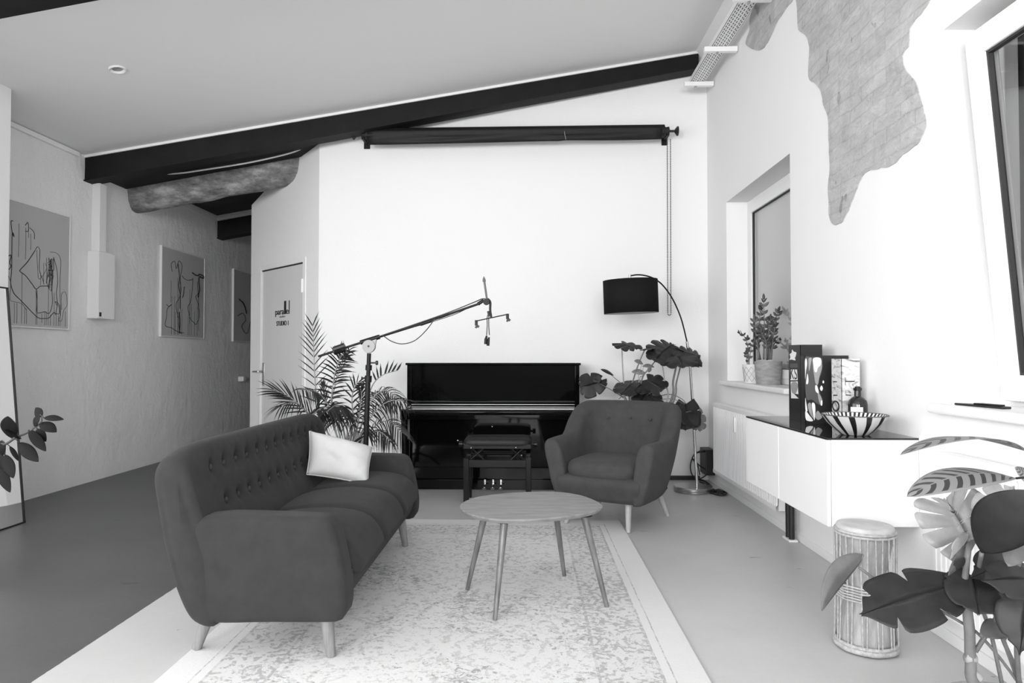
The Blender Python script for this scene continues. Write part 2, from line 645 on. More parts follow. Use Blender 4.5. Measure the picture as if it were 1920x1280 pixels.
text('logo_text', 'para', .098, (xa, 0.0085, zt0), rot, M['ink'], door, 0.002, 'LEFT', wid * .61)
text('logo_text', 'e', .098, (xa + wid * 0.775, 0.0085, zt0), rot, M['ink'], door, 0.002, 'LEFT', wid * .16)
text('logo_small_text', 'studios', .03, (xa + wid * .5, .0085, zt0 - .033), rot, M['ink_grey'], door, .001, 'CENTER', wid * .4)
mb = MB()
tall = onang(532, 564)[1]
for fx, w_ in ((0.63, 0.055), (0.71, 0.055), (0.965, 0.04)):
    mb.box((xa + wid * fx, 0.0075, zt0), (xa + wid * (fx + w_), 0.011, tall))
mb.build('logo_bars', M['ink'], door, world=False, smooth=False)
sx0, sx1 = onang(517, 606)[0], onang(539, 605)[0]
t2 = text('sign_text', 'STUDIO 1', .072, ((sx0 + sx1) / 2, 0.0085, onang(528, 610)[1]), rot, M['ink'], door, 0.002, 'CENTER', sx1 - sx0)

# left wall, its nearer thicker stretch, the corridor
mb = MB(); mb.box((XL - 0.25, 4.9, 0), (XL, 14, 3.5)); mb.build('wall_left', M['left_wall'], smooth=False, kind='structure')
M['rear_wall'] = mat('dark_rear_wall', 0.07, 0.8)  # unseen wall, coloured dark to keep the piano's reflection dim
M['pier'] = mat('pale_plaster', 0.84, 0.75, bump=0.15, bscale=45)
mb = MB()
PX = -3.8
for y0, y1, zz in ((3.3, 4.91, None), (-4.0, -1.6, None), (-1.6, 3.3, 1)):
    if zz:
        mb.box((XL - 0.25, y0, 0), (PX, y1, 0.7)); mb.box((XL - 0.25, y0, 2.95), (PX, y1, 3.5))
    else:
        mb.box((XL - 0.25, y0, 0), (PX, y1, 3.5))
mb.build('wall_left_near', M['pier'], smooth=False, kind='structure')
mb = MB(); mb.box((-6, 12.5, 0), (2.4, 12.7, 4.4)); mb.build('wall_corridor_end', M['left_wall'], smooth=False, kind='structure')
mb = MB()
for x0, x1, z0, z1 in ((-4.45, 2.08, 0, 1.25), (-4.45, 2.08, 3.0, 4.6), (-4.45, -3.75, 1.25, 3.0), (1.4, 2.08, 1.25, 3.0), (-1.85, -0.9, 1.25, 3.0)):
    mb.box((x0, -4.2, z0), (x1, -4.0, z1))
mb.build('wall_rear', M['rear_wall'], smooth=False, kind='structure')

# ceiling
def slab(x0, x1, y0, y1, dz0, dz1, m, name, parent=None, kind=None):
    b = MB()
    b.prism([V((x0, y0, zc(x0) + dz0)), V((x1, y0, zc(x1) + dz0)), V((x1, y0, zc(x1) + dz1)), V((x0, y0, zc(x0) + dz1))], (0, y1 - y0, 0))
    return b.build(name, m, parent, smooth=False, kind=kind)
slab(-4.6, 1.63, -4.2, 6.86, 0, 0.12, M['ceiling'], 'ceiling', kind='structure')
slab(-4.6, 2.1, 6.86, 14, -0.0, 0.12, M['dark_ceiling'], 'ceiling_corridor', kind='structure')
mb = MB()
mb.prism([V((1.627, -4.2, 4.13)), V((XR + 0.02, -4.2, 4.0)), V((XR + 0.02, -4.2, 4.5)), V((1.627, -4.2, 4.5))], (0, 11.05, 0))
mb.build('trim_1', M['white_wall'], smooth=False, kind='structure')
mb = MB(); mb.box((XL, 4.9, 3.055), (XL + 0.025, 6.22, 3.095)); mb.build('trim_2', M['white_paint'], smooth=False, kind='structure')

# steel beams: black I-beams under the roof slope
def beam(x0, x1, y0, y1, h, label, strip=True):
    t = thing('roof_beam', label, 'beam', ((x0 + x1) / 2, (y0 + y1) / 2, zc((x0 + x1) / 2) - h[0]))
    h0, h1 = h
    t['kind'] = 'structure'
    b = MB()
    th, fl = 0.13, 0.018
    def ring(x, y, lo, hi, f0, f1):
        return [V((x, y - f0, lo)), V((x, y + th + f1, lo)), V((x, y + th + f1, hi)), V((x, y - f0, hi))]
    b.loft([ring(x0, y0, zc(x0) - h0, zc(x0) - 0.02, 0, 0), ring(x1, y1, zc(x1) - h1, zc(x1) - 0.02, 0, 0)])
    b.loft([ring(x0, y0, zc(x0) - h0 - .012, zc(x0) - h0, fl, fl), ring(x1, y1, zc(x1) - h1 - .012, zc(x1) - h1, fl, fl)])
    b.build('beam_body', M['black_steel'], t, smooth=False)
    if strip:
        b = MB()
        b.loft([[V((x, y - .014, zc(x) - .024)), V((x, y, zc(x) - .024)), V((x, y, zc(x) - .001)), V((x, y - .014, zc(x) - .001))] for x, y in ((x0, y0), (x1, y1))])
        b.build('edge_strip', M['white_paint'], t, smooth=False)
    return t
beam(-4.2, 1.655, 6.33, 6.55, (0.235, 0.16), 'long black steel beam sloping above the piano wall')
slab(-4.22, -2.0, 6.47, 7.0, -0.155, 0.0, M['black_steel'], 'beam_lintel', kind='structure')
beam(-4.2, 1.62, 3.60, 3.60, (.2, .2), 'nearest black steel beam at the upper left ceiling', False)
beam(-4.22, -1.0, 9.1, 9.1, (.30, .30), 'short black beam far down the dark corridor')
mb = MB(); mb.prism([V((-4.2, 9.06, 3.02)), V((-2.5, 9.06, 3.32)), V((-2.5, 9.06, 3.38)), V((-4.2, 9.06, 3.08))], (0, 0.03, 0)); mb.build('trim_3', mat('grey_trim', 0.5, 0.7), smooth=False, kind='structure')
mb = MB(); mb.box((XL, 7.6, 3.02), (XL + 0.02, 9.06, 3.07)); mb.build('trim_4', M['white_paint'], smooth=False, kind='structure')

# lumpy concrete beam over the corridor mouth
mb = MB()
prof = resample(catmull([V((7.2, 0.02)), V((7.19, -0.12)), V((7.23, -0.25)), V((7.34, -0.285)), V((7.48, -0.24)), V((7.52, -0.1)), V((7.5, 0.02))], 5, True), 28)
rings = []
for k in range(60):
    x = -4.24 + 2.5 * k / 59
    ring = []
    for p in prof:
        q = V((x, p.x - .16, zc(x) - 0.085 + p.y))
        nn = noise.noise(q * 4) * 0.02 + noise.noise(q * 13) * 0.012
        ring.append(q + V((0, nn, nn)))
    rings.append(ring)
mb.loft(rings)
mb.build('beam_concrete', M['concrete'], angle=180, kind='structure')

# ------------------------------------------------------------------ windows in the right wall
def frame_boxes(b, x0, x1, y0, y1, z0, z1, w, M_=None):
    b.box((x0, y0, z0), (x1, y0 + w, z1), M_); b.box((x0, y1 - w, z0), (x1, y1, z1), M_)
    b.box((x0, y0 + w, z0), (x1, y1 - w, z0 + w), M_); b.box((x0, y0 + w, z1 - w), (x1, y1 - w, z1), M_)
w1 = thing('window_1', 'closed white framed window above the sill with the potted plants', 'window', (1.97, 5.3, 0.985)); w1['kind'] = 'structure'
mb = MB(); frame_boxes(mb, 1.96, 2.03, W1[0], W1[1], 0.985, W1[3], 0.065); frame_boxes(mb, 1.95, 2.0, W1[0] + 0.05, W1[1] - 0.05, 1.03, W1[3] - 0.05, 0.07); mb.build('window_frame', M['white_paint'], w1, smooth=False, bevel=0.004)
mb = MB(); frame_boxes(mb, 1.965, 1.99, W1[0] + 0.112, W1[1] - 0.112, 1.092, W1[3] - 0.112, 0.012); mb.build('gasket', M['gasket'], w1, smooth=False)
mb = MB(); mb.box((1.975, W1[0] + 0.12, 1.1), (1.983, W1[1] - 0.12, W1[3] - 0.12)); mb.build('pane', M['pane'], w1, smooth=False)
mb = MB(); mb.box((2.02, W1[0], 0.95), (2.03, W1[1], W1[3])); mb.build('roller_blind', M['blind'], w1, smooth=False)
w2 = thing('window_2', 'tilted open white window with dark pane at the right edge', 'window', (1.97, 2.15, 0.99)); w2['kind'] = 'structure'
mb = MB(); frame_boxes(mb, 1.99, 2.05, W2[0], W2[1], 0.985, W2[3], 0.06); mb.build('window_frame', M['white_paint'], w2, smooth=False, bevel=0.004)
TM = Matrix.Translation(V((1.95, 0, 1.02))) @ Matrix.Rotation(R(-5.0), 4, 'Y') @ Matrix.Translation(V((-1.95, 0, -1.02)))
mb = MB(); frame_boxes(mb, 1.95, 2.02, 1.45, 2.855, 1.02, 2.53, 0.105, TM); sash = mb.build('sash', M['white_paint'], w2, smooth=False, bevel=0.006)
mb = MB(); frame_boxes(mb, 1.962, 1.99, 1.545, 2.76, 1.115, 2.435, 0.02, TM); mb.build('gasket', M['gasket'], sash, smooth=False)
mb = MB(); mb.box((1.98, 1.56, 1.13), (1.988, 2.745, 2.42), TM); mb.build('pane', M['pane'], sash, smooth=False)
mb = MB()
for k in range(26):
    y = W2[0] - 0.1 + k * 0.066
    mb.box((2.09 + 0.01 * (k % 2), y, 0.9), (2.12 + 0.01 * (k % 2), y + 0.06, 2.65))
mb.build('shutter', M['shutter'], w2, smooth=False)
def sill(y0, y1, z, name):
    b = MB(); b.box((1.715, y0, z - 0.04), (1.96, y1, z)); return b.build(name, M['sill'], smooth=False, bevel=0.012, seg=3, kind='structure')
sill(W1[0] - 0.02, W1[1] + 0.06, 0.985, 'window_sill'); sill(W2[0] - 0.02, W2[1] + 0.06, 1.0, 'window_sill')

# baseboards
mb = MB(); mb.box((XR - 0.012, -4, 0), (XR, YB, 0.05)); mb.build('baseboard_right', M['white_paint'], smooth=False, bevel=0.003, kind='structure')
# ------------------------------------------------------------------ rug
rx0, rx1, ry0, ry1 = -1.365, 0.675, 1.98, 5.0
g = G(M['rug'])
s = g.xyz()
hx_, hy_ = (rx1 - rx0) / 2, (ry1 - ry0) / 2
ex = g.m('SUBTRACT', hx_, g.m('ABSOLUTE', s[0]))
ey = g.m('SUBTRACT', hy_, g.m('ABSOLUTE', s[1]))
wob = g.m('MULTIPLY', g.m('SUBTRACT', g.noise(9, 3), 0.5), 0.012)
d = g.m('ADD', g.m('MINIMUM', ex, ey), wob)
def band(a, b):
    return g.m('MULTIPLY', g.m('GREATER_THAN', d, a), g.m('LESS_THAN', d, b))
lines = g.m('MAXIMUM', g.m('MAXIMUM', band(0.165, 0.178), band(0.40, 0.413)), band(0.125, 0.131))
border = band(0.178, 0.40)
# motifs of the border: rings and steps repeated along it
def cell(u, w):
    return g.m('ABSOLUTE', g.m('SUBTRACT', g.m('FRACT', g.m('DIVIDE', u, w)), 0.5))
mu, mv = cell(s[0], 0.24), cell(s[1], 0.24)
rr = g.m('ADD', g.m('MAXIMUM', mu, mv), g.m('MULTIPLY', g.m('MINIMUM', mu, mv), 0.35))
motif = g.m('GREATER_THAN', g.m('SINE', g.m('MULTIPLY', rr, 38)), 0.25)
leafy = g.m('GREATER_THAN', g.noise(20, 5, 0.65, dist=1.2), 0.53)
# flowers of the field
fu, fv = cell(s[0], 0.46), cell(s[1], 0.46)
fr = g.m('SQRT', g.m('ADD', g.m('MULTIPLY', fu, fu), g.m('MULTIPLY', fv, fv)))
flower = g.m('GREATER_THAN', g.m('SINE', g.m('MULTIPLY', g.m('ADD', fr, g.m('MULTIPLY', g.noise(11, 3), 0.16)), 44)), 0.45)
wear = g.noise(2.1, 4, 0.6)
speck = g.noise(36, 6, 0.75, vec=g.map((1, 1.2, 1)), dist=0.5)
sp1 = g.m('GREATER_THAN', g.m('ADD', speck, g.m('MULTIPLY', g.m('SUBTRACT', wear, 0.5), 0.45)), 0.585)
fine = g.noise(75, 4, 0.7)
keep = g.m('GREATER_THAN', g.m('ADD', g.noise(34, 6, 0.8), g.m('MULTIPLY', g.m('SUBTRACT', wear, 0.5), 0.3)), 0.5)
field = g.m('MULTIPLY', g.m('MAXIMUM', flower, leafy), g.m('MULTIPLY', keep, 0.55))
inner = g.m('GREATER_THAN', d, 0.413)
plain = g.m('LESS_THAN', d, 0.125)
dk = g.m('ADD', g.m('MULTIPLY', inner, g.m('MAXIMUM', g.m('MULTIPLY', field, 0.36), g.m('MULTIPLY', sp1, 0.46))),
        g.m('ADD', g.m('MULTIPLY', border, g.m('ADD', 0.05, g.m('MULTIPLY', g.m('MAXIMUM', motif, leafy), g.m('MULTIPLY', keep, 0.32)))), g.m('MULTIPLY', lines, g.m('ADD', 0.12, g.m('MULTIPLY', keep, 0.25)))))
dk = g.m('MULTIPLY', dk, g.m('SUBTRACT', 1.0, g.m('MULTIPLY', plain, 0.85)))
dk = g.m('ADD', dk, g.m('MULTIPLY', fine, 0.10))
g.color(g.m('MULTIPLY', 0.68, g.m('SUBTRACT', 1.0, dk)))
g.bump(fine, 0.3, 0.004)
mb = MB()
mb.box((rx0, ry0, 0.0005), (rx1, ry1, 0.011))
rug = mb.build('rug', M['rug'], smooth=False, bevel=0.004)
set_origin(rug, ((rx0 + rx1) / 2, (ry0 + ry1) / 2, 0))
tag(rug, 'faded pale patterned rug with ornamental border under the wooden coffee table', 'rug')

# ------------------------------------------------------------------ sofa
SY0, SY1 = 2.635, 4.46
sofa = thing('sofa', 'dark grey three seat sofa with buttoned back and wooden legs', 'sofa', (-1.07, (SY0 + SY1) / 2, 0))
P2 = lambda pts: [V(p) for p in pts]
back_o = P2([(-1.295, .165), (-1.36, .27), (-1.415, .45), (-1.447, .62), (-1.462, .75), (-1.45, .81), (-1.405, .842), (-1.355, .835), (-1.325, .79), (-1.305, .70), (-1.268, .575), (-1.225, .47), (-1.2, .38), (-1.2, .165)])
back_p = resample(catmull(back_o, 6, True), 84)
btns = [(2.86 + .122 * k, .735) for k in range(13)] + [(2.92 + .122 * k, .585) for k in range(12)]
def tuft(a, p, P3):
    uu = abs(a - (SY0 + SY1) / 2) / ((SY1 - SY0) / 2)
    P3 = P3 - V((0, 0, .055 * uu ** 12 * smoothstep(.55, .84, p.y)))
    if p.x < -1.40:
        return P3
    dsp = 0.0
    for by, bz in btns:
        dy = a - by
        if abs(dy) > 0.14: continue
        dzv = p.y - bz
        r2 = dy * dy + dzv * dzv
        dsp += 0.026 * math.exp(-r2 / (0.026 ** 2)) + 0.010 * math.exp(-r2 / (0.055 ** 2))
        # fold running from the button up (upper row) or down (lower row)
        up = dzv if bz > 0.66 else -dzv
        if up > 0:
            dsp += 0.010 * math.exp(-(dy / 0.014) ** 2) * math.exp(-up / 0.07)
        # diagonal folds
        for sg in (-1, 1):
            q = dy * 0.78 + sg * dzv * 0.62
            dsp += 0.0022 * math.exp(-(q / 0.012) ** 2) * math.exp(-r2 / 0.09 ** 2)
    if p.x > -1.36:
        return P3 - V((dsp * 0.95, 0, -dsp * 0.2))
    return P3
mb = MB()
pad(mb, back_p, SY0, SY1, 0.036, lambda a, p: V((p.x, a, p.y)), ns=110, nr=6, disp=tuft, bulge=0.02)
bk = mb.build('backrest', M['fabric'], sofa, angle=180)
def front_x(z):
    best = None
    for a, b in zip(back_p, back_p[1:] + back_p[:1]):
        if (a.y - z) * (b.y - z) <= 0 and a.y != b.y:
            x = a.x + (b.x - a.x) * (z - a.y) / (b.y - a.y)
            best = x if best is None else max(best, x)
    return best
for i, (by, bz) in enumerate(btns):
    b = MB(); b.ball((front_x(bz) - 0.021, by, bz), 0.013, 10, 6, (0.5, 1, 1)); b.build('button', M['fabric2'], bk, angle=180)
arm_o = P2([(-1.28, .17), (-1.335, .28), (-1.36, .45), (-1.31, .555), (-1.2, .578), (-1.12, .58), (-0.95, .576), (-0.83, .572), (-.775, .56), (-.745, .515), (-.72, .42), (-.700, .31), (-.698, .23), (-.708, .19), (-.735, .170), (-.80, .166), (-1.0, .165)])
arm_p = resample(catmull(arm_o, 5, True), 72)
for a0, a1 in ((SY0, SY0 + .15), (SY1 - .15, SY1)):
    mb = MB(); pad(mb, arm_p, a0, a1, 0.036, lambda a, p: V((p.x, a, p.y)), ns=4, nr=6, bulge=0.012); mb.build('armrest', M['fabric'], sofa, angle=180)
base_o = P2([(-1.28, .17), (-1.28, .36), (-.76, .345), (-.715, .32), (-.725, .24), (-.775, .172), (-.85, .165)])
base_p = resample(catmull(base_o, 5, True), 50)
mb = MB(); pad(mb, base_p, SY0 + .1, SY1 - .1, 0.02, lambda a, p: V((p.x, a, p.y)), ns=6, nr=3); mb.build('seat_base', M['fabric'], sofa, angle=180)
c0, c1 = SY0 + .145, SY1 - .145
cw = (c1 - c0) / 3
for k in range(3):
    co = P2([(-1.22, .325), (-1.235, .40), (-1.2, .45), (-1.0, .478), (-.85, .472), (-.76, .448), (-.705, .40), (-.678, .345), (-.685, .315), (-.73, .302), (-1.0, .315)])
    cp = resample(catmull(co, 5, True), 64)
    mb = MB()
    y0, y1 = c0 + cw * k + .003, c0 + cw * (k + 1) - .003
    def crown(a, p, P3, y0=y0, y1=y1):
        u = (a - y0) / (y1 - y0) * 2 - 1
        if p.y > .4:
            return P3 + V((0, 0, 0.016 * (1 - u * u)))
        return P3
    pad(mb, cp, y0, y1, 0.05, lambda a, p: V((p.x, a, p.y)), ns=10, nr=6, disp=crown, bulge=0.004)
    cu = mb.build('seat_cushion', M['fabric'], sofa, angle=180)
def splay_leg(parent, foot, top, r0, r1, m, fz=0.0):
    b = MB(); f, t = V(foot), V(top)
    f.z = fz
    b.tube([f, f.lerp(t, .03), f.lerp(t, .5), t], [r1 * .93, r1, (r0 + r1) / 2, r0], 16)
    return b.build('leg', m, parent)
f = flr(621, 1236); splay_leg(sofa, f, (f.x - .028, f.y + .012, .2), .029, .019, M['oak'], .0125)
f = flr(368, 1222); splay_leg(sofa, f, (f.x + .06, f.y + .015, .2), .029, .019, M['oak'], .0125)
f = flr(760, 1027); splay_leg(sofa, f, (f.x - .028, f.y - .012, .2), .029, .019, M['oak'], .0125)
splay_leg(sofa, (-1.32, 4.28, 0), (-1.26, 4.27, .2), .029, .019, M['oak'], .0125)

# throw pillow leaning in the far corner of the sofa
pc = [at(580, 808, 4.00), at(699, 838, 4.14), at(690, 908, 3.93), at(575, 889, 3.84)]
pil = thing('throw_pillow', 'white linen throw pillow leaning in the far corner of the sofa', 'pillow', sum(pc, V()) / 4)
nrm = (pc[1] - pc[0]).cross(pc[3] - pc[0]).normalized()
if nrm.y > 0: nrm = -nrm
n_ = 26
mb = MB()
def pilpt(i, j, sd):
    u, v = i / n_, j / n_
    P = pc[0].lerp(pc[1], u).lerp(pc[3].lerp(pc[2], u), v)
    a, b = 2 * u - 1, 2 * v - 1
    # edges pulled in between the corners
    pull = 0.025
    P = P + (sum(pc, V()) / 4 - P) * (pull * 2 * ((1 - a * a) * b * b + (1 - b * b) * a * a))
    th = 0.07 * ((1 - a ** 4) * (1 - b ** 4)) ** 0.6
    w = noise.noise(V((u * 4, v * 4, sd * 3))) * 0.012 * (1 - a ** 4) * (1 - b ** 4) + 0.006 * noise.noise(V((u * 10 + v * 6, v * 3, 2 + sd)))* (1 - a ** 4) * (1 - b ** 4)
    return P + nrm * (sd * (th + w))
gr = {}
for sd in (1, -1):
    for i in range(n_ + 1):
        for j in range(n_ + 1):
            if sd == -1 and (i in (0, n_) or j in (0, n_)):
                gr[sd, i, j] = gr[1, i, j]
            else:
                gr[sd, i, j] = mb.bm.verts.new(pilpt(i, j, sd))
    for i in range(n_):
        for j in range(n_):
            mb.face([gr[sd, i, j], gr[sd, i + 1, j], gr[sd, i + 1, j + 1], gr[sd, i, j + 1]])
mb.build('pillow_case', M['cushion'], pil, angle=180)
edge = [gr_ for gr_ in []]
ep = [pc[0], pc[1], pc[2], pc[3], pc[0]]
pp = []
for i in range(n_ + 1): pp.append(pilpt(i, 0, 0))
for j in range(1, n_ + 1): pp.append(pilpt(n_, j, 0))
for i in range(n_ - 1, -1, -1): pp.append(pilpt(i, n_, 0))
for j in range(n_ - 1, 0, -1): pp.append(pilpt(0, j, 0))
mb = MB(); mb.tube(pp + [pp[0]], 0.003, 6); mb.build('piping', M['cushion'], pil)

# ------------------------------------------------------------------ armchair
chair = thing('armchair', 'dark grey rounded armchair with pale legs in front of the monstera', 'armchair', (0.655, 5.06, 0), R(-27))
side = [(-.325, -.36), (-.345, -.2), (-.352, -.02), (-.33, .15), (-.26, .27), (-.13, .33), (0, .345)]
pathp = side + [(-x, y) for x, y in reversed(side[:-1])]
path = resample(catmull([V((x, y, 0)) for x, y in pathp], 10), 70, False)
def sect(h, tk=1.0):
    c = [(-.05, .19), (-.012, .205), (.012, .26), (.038, .35), (.054, .47), (.058, h - .10), (.052, h - .035), (.02, h - .003), (-.02, h - .003), (-.055, h - .035), (-.07, h - .10), (-.072, .42), (-.085, .30), (-.085, .21), (-.075, .19)]
    return resample(catmull([V(p) for p in c], 5, True), 40)
mb = MB()
rings = []
npth = len(path)
def shell_ring(i, ins=0.0, shift=0.0, ad=0.0):
    p = path[i]
    t = (path[min(npth - 1, i + 1)] - path[max(0, i - 1)]).normalized()
    o = V((-t.y, t.x, 0))
    k = smoothstep(-.06, .27, p.y)
    kb = smoothstep(.0, .33, p.y)
    h = .615 + .235 * k - 0.02 * smoothstep(-.2, -.36, -(-p.y)) * 0
    S = sect(h)
    if ins: S = inset2(S, ins)
    out = []
    flare = 1 - kb
    for q in S:
        off = q.x + kb * .17 * max(0, q.y - .32) + flare * 0.14 * max(0, q.y - .40)
        out.append(p + o * off + V((0, 0, q.y)) + t * (shift + ad * 0))
    # arm fronts lean forward a little towards the top
    return out
rr_ = .028
for k in range(7):
    th = PI / 2 * (1 - k / 6)
    rings.append(shell_ring(0, rr_ * (1 - math.cos(th)), -rr_ * math.sin(th)))
for i in range(1, npth - 1):
    rings.append(shell_ring(i))
for k in range(6, -1, -1):
    th = PI / 2 * (1 - k / 6)
    rings.append(shell_ring(npth - 1, rr_ * (1 - math.cos(th)), rr_ * math.sin(th)))
# dimples where the back buttons sit
bpos = [(-.17, .72), (0, .72), (.17, .72)]
mb.loft(rings)
shell = mb.build('tub_shell', M['fabric2'], chair, world=False, angle=180)
for bx, bz in bpos:
    by = .345 - .055 * (abs(bx) / .17) ** 2 - .072 + .17 * (bz - .32) - .003
    b = MB(); b.ball((bx, by, bz), 0.013, 10, 6, (1, .5, 1)); b.build('button', M['fabric2'], shell, world=False, angle=180)
def superpad(mbx, cx, cy, x0, y0, z0, z1, crown=0.02, n=40, e=4.5):
    """soft rounded cushion: super-ellipse in plan"""
    rings = []
    for kz in range(11):
        ph = -PI / 2 + PI * kz / 10
        cz = math.copysign(abs(math.sin(ph)) ** .6, math.sin(ph))
        cr = abs(math.cos(ph)) ** .35
        z = (z0 + z1) / 2 + (z1 - z0) / 2 * cz
        ring = []
        for k in range(n):
            a = 2 * PI * k / n
            ca, sa = math.cos(a), math.sin(a)
            r = (abs(ca) ** e + abs(sa) ** e) ** (-1 / e)
            ring.append(V((cx + x0 * r * ca * max(cr, .02), cy + y0 * r * sa * max(cr, .02), z)))
        rings.append(ring)
    top = rings[-1]
    mbx.loft(rings)
mb = MB(); superpad(mb, 0, -.085, .272, .30, .335, .475); mb.build('seat_cushion', M['fabric2'], chair, world=False, angle=180)
bo = P2([(-.385, .36), (-.395, .30), (-.365, .225), (-.30, .19), (.25, .19), (.27, .25), (.27, .37), (-.2, .375)])
bp_ = resample(catmull(bo, 5, True), 48)
mb = MB(); pad(mb, bp_, -.31, .31, .03, lambda a, p: V((a, p.x, p.y)), ns=6, nr=5); mb.build('seat_base', M['fabric2'], chair, world=False, angle=180)
for fx, fy, tx, ty in ((-.265, -.315, -.22, -.26), (.20, -.32, .185, -.27), (.30, .30, .24, .24), (-.26, .31, -.21, .25)):
    onrug = fx < 0 and fy < 0
    splay_leg(chair, (0, 0, 0), (0, 0, .2), .024, .015, M['pale_wood']) if False else None
    b = MB(); f, t = V((fx, fy, .013 if onrug else 0)), V((tx, ty, .21))
    b.tube([f, f.lerp(t, .03), f.lerp(t, .5), t], [.014, .015, .02, .025], 16)
    b.build('leg', M['pale_wood'], chair, world=False)

# ------------------------------------------------------------------ coffee table
TZ = 0.462
outl = [(862, 950), (868, 941), (895, 931), (940, 925), (995, 921.5), (1045, 921.5), (1085, 927), (1110, 935), (1127, 944), (1129, 950), (1116, 957), (1095, 962), (1060, 967), (1020, 971), (970, 973.5), (930, 972.5), (895, 967), (872, 959)]
opts = resample(catmull([flr(x, y, TZ) for x, y in outl], 6, True), 64)
cen = sum(opts, V()) / 64
tbl = thing('coffee_table', 'low wooden coffee table with rounded top on four splayed legs', 'table', (cen.x, cen.y, 0))
mb = MB()
def oring(f, z):
    return [V((cen.x + (p.x - cen.x) * f, cen.y + (p.y - cen.y) * f, z)) for p in opts]
mb.loft([oring(.955, TZ - .022), oring(.975, TZ - .02), oring(1.0, TZ - .008), oring(1.0, TZ - .003), oring(.992, TZ)])
mb.build('tabletop', M['table_wood'], tbl, angle=30)
for (fx, fy), (tx, ty) in (((876, 1105), (-.205, 3.49)), ((928, 1162), (-.105, 3.20)), ((1058, 1079), (.145, 3.64)), ((1138, 1137), (.275, 3.33))):
    f = flr(fx, fy, .0125); t = V((tx, ty, TZ - .024))
    lg = MB(); lg.tube([f, f.lerp(t, .06), t], [.0105, .011, .0185], 16); lo = lg.build('leg', M['table_leg'], tbl)
    b = MB(); b.lathe([(.042, TZ - .032), (.042, TZ - .02)], (t.x, t.y, 0), 20); b.build('mounting_plate', M['dark_metal'], lo)

# ------------------------------------------------------------------ piano
X0, X1 = (763 - 988) * 6.3 / 1280, (1086 - 988) * 6.3 / 1280
PT = 1.14
piano = thing('upright_piano', 'black lacquered upright piano against the white back wall', 'piano', ((X0 + X1) / 2, 6.4, 0))
def pbox(name, boxes, m=None, parent=None, bev=.004):
    b = MB()
    for a, c in boxes: b.box(a, c)
    return b.build(name, m or M['gloss'], parent or piano, smooth=False, bevel=bev)
pbox('top_lid', [((X0 - .012, 6.27, PT - .022), (X1 + .012, 6.70, PT))])
for xa_, xb_ in ((X0, X0 + .04), (X1 - .04, X1)):
    pbox('side_panel', [((xa_, 6.29, .06), (xb_, 6.69, PT - .022)), ((xa_ - .005, 6.02, .06), (xb_ + .005, 6.3, .02 + .04))])
    pbox('cheek', [((xa_ - .012, 6.0, .635), (xb_ + .012, 6.30, .735))], bev=.012)
    pbox('toe_block', [((xa_ - .005, 6.03, 0), (xb_ + .005, 6.40, .07))])
    b = MB(); xm = (xa_ + xb_) / 2
    b.tube([(xm, 6.07, .06), (xm, 6.06, .25), (xm, 6.055, .64)], [.028, .024, .03], 14); b.build('column', M['gloss'], piano)
pbox('upper_panel', [((X0 + .04, 6.31, .77), (X1 - .04, 6.33, PT - .022))])
pbox('music_rail', [((X0 + .04, 6.29, .775), (X1 - .04, 6.315, .788))], M['satin_black'])
b = MB()
fb = [(6.02, .690), (6.015, .710), (6.03, .727), (6.12, .731), (6.2, .737), (6.27, .755), (6.31, .775), (6.31, .715), (6.05, .690)]
b.prism([V((X0 + .045, y, z)) for y, z in fb], (X1 - X0 - .09, 0, 0)); b.build('keyboard_lid', M['gloss'], piano, bevel=.004)
pbox('lid_highlight_strip', [((X0 + .045, 6.255, .758), (X1 - .045, 6.263, .764))], M['brushed'], bev=.002)  # added bright metal strip, stands in for the thin highlight on the lid
pbox('key_bed', [((X0 + .045, 6.008, .7), (X1 - .045, 6.016, .704)), ((X0 + .01, 6.015, .645), (X1 - .01, 6.32, .685)), ((X0 + .045, 6.01, .685), (X1 - .045, 6.05, .689))])
pbox('lower_panel', [((X0 + .04, 6.20, .09), (X1 - .04, 6.22, .645))])
pbox('plinth', [((X0 + .02, 6.17, 0), (X1 - .02, 6.23, .09))])
pbox('back_board', [((X0 + .02, 6.68, .02), (X1 - .02, 6.705, PT - .022))], M['satin_black'])
for px in (909.5, 925, 939.5):
    pt = at(px, 915, 6.17)
    b = MB()
    b.tube([(pt.x, 6.18, .052), (pt.x, 6.10, .048), (pt.x, 6.04, .036)], [.008, .009, .012], 10)
    b.ball((pt.x, 6.04, .036), .022, 14, 8, (1, 1.1, .4))
    pd = b.build('pedal', M['chrome'], piano)
    b = MB(); b.box((pt.x - .009, 6.155, .045), (pt.x + .009, 6.17, .095)); b.build('pedal_guide', M['chrome'], pd, bevel=.003)
lk = at(923, 799, 6.2)
b = MB(); b.ball((lk.x, 6.195, lk.z), .008, 10, 6); b.build('panel_latch', M['chrome'], piano)

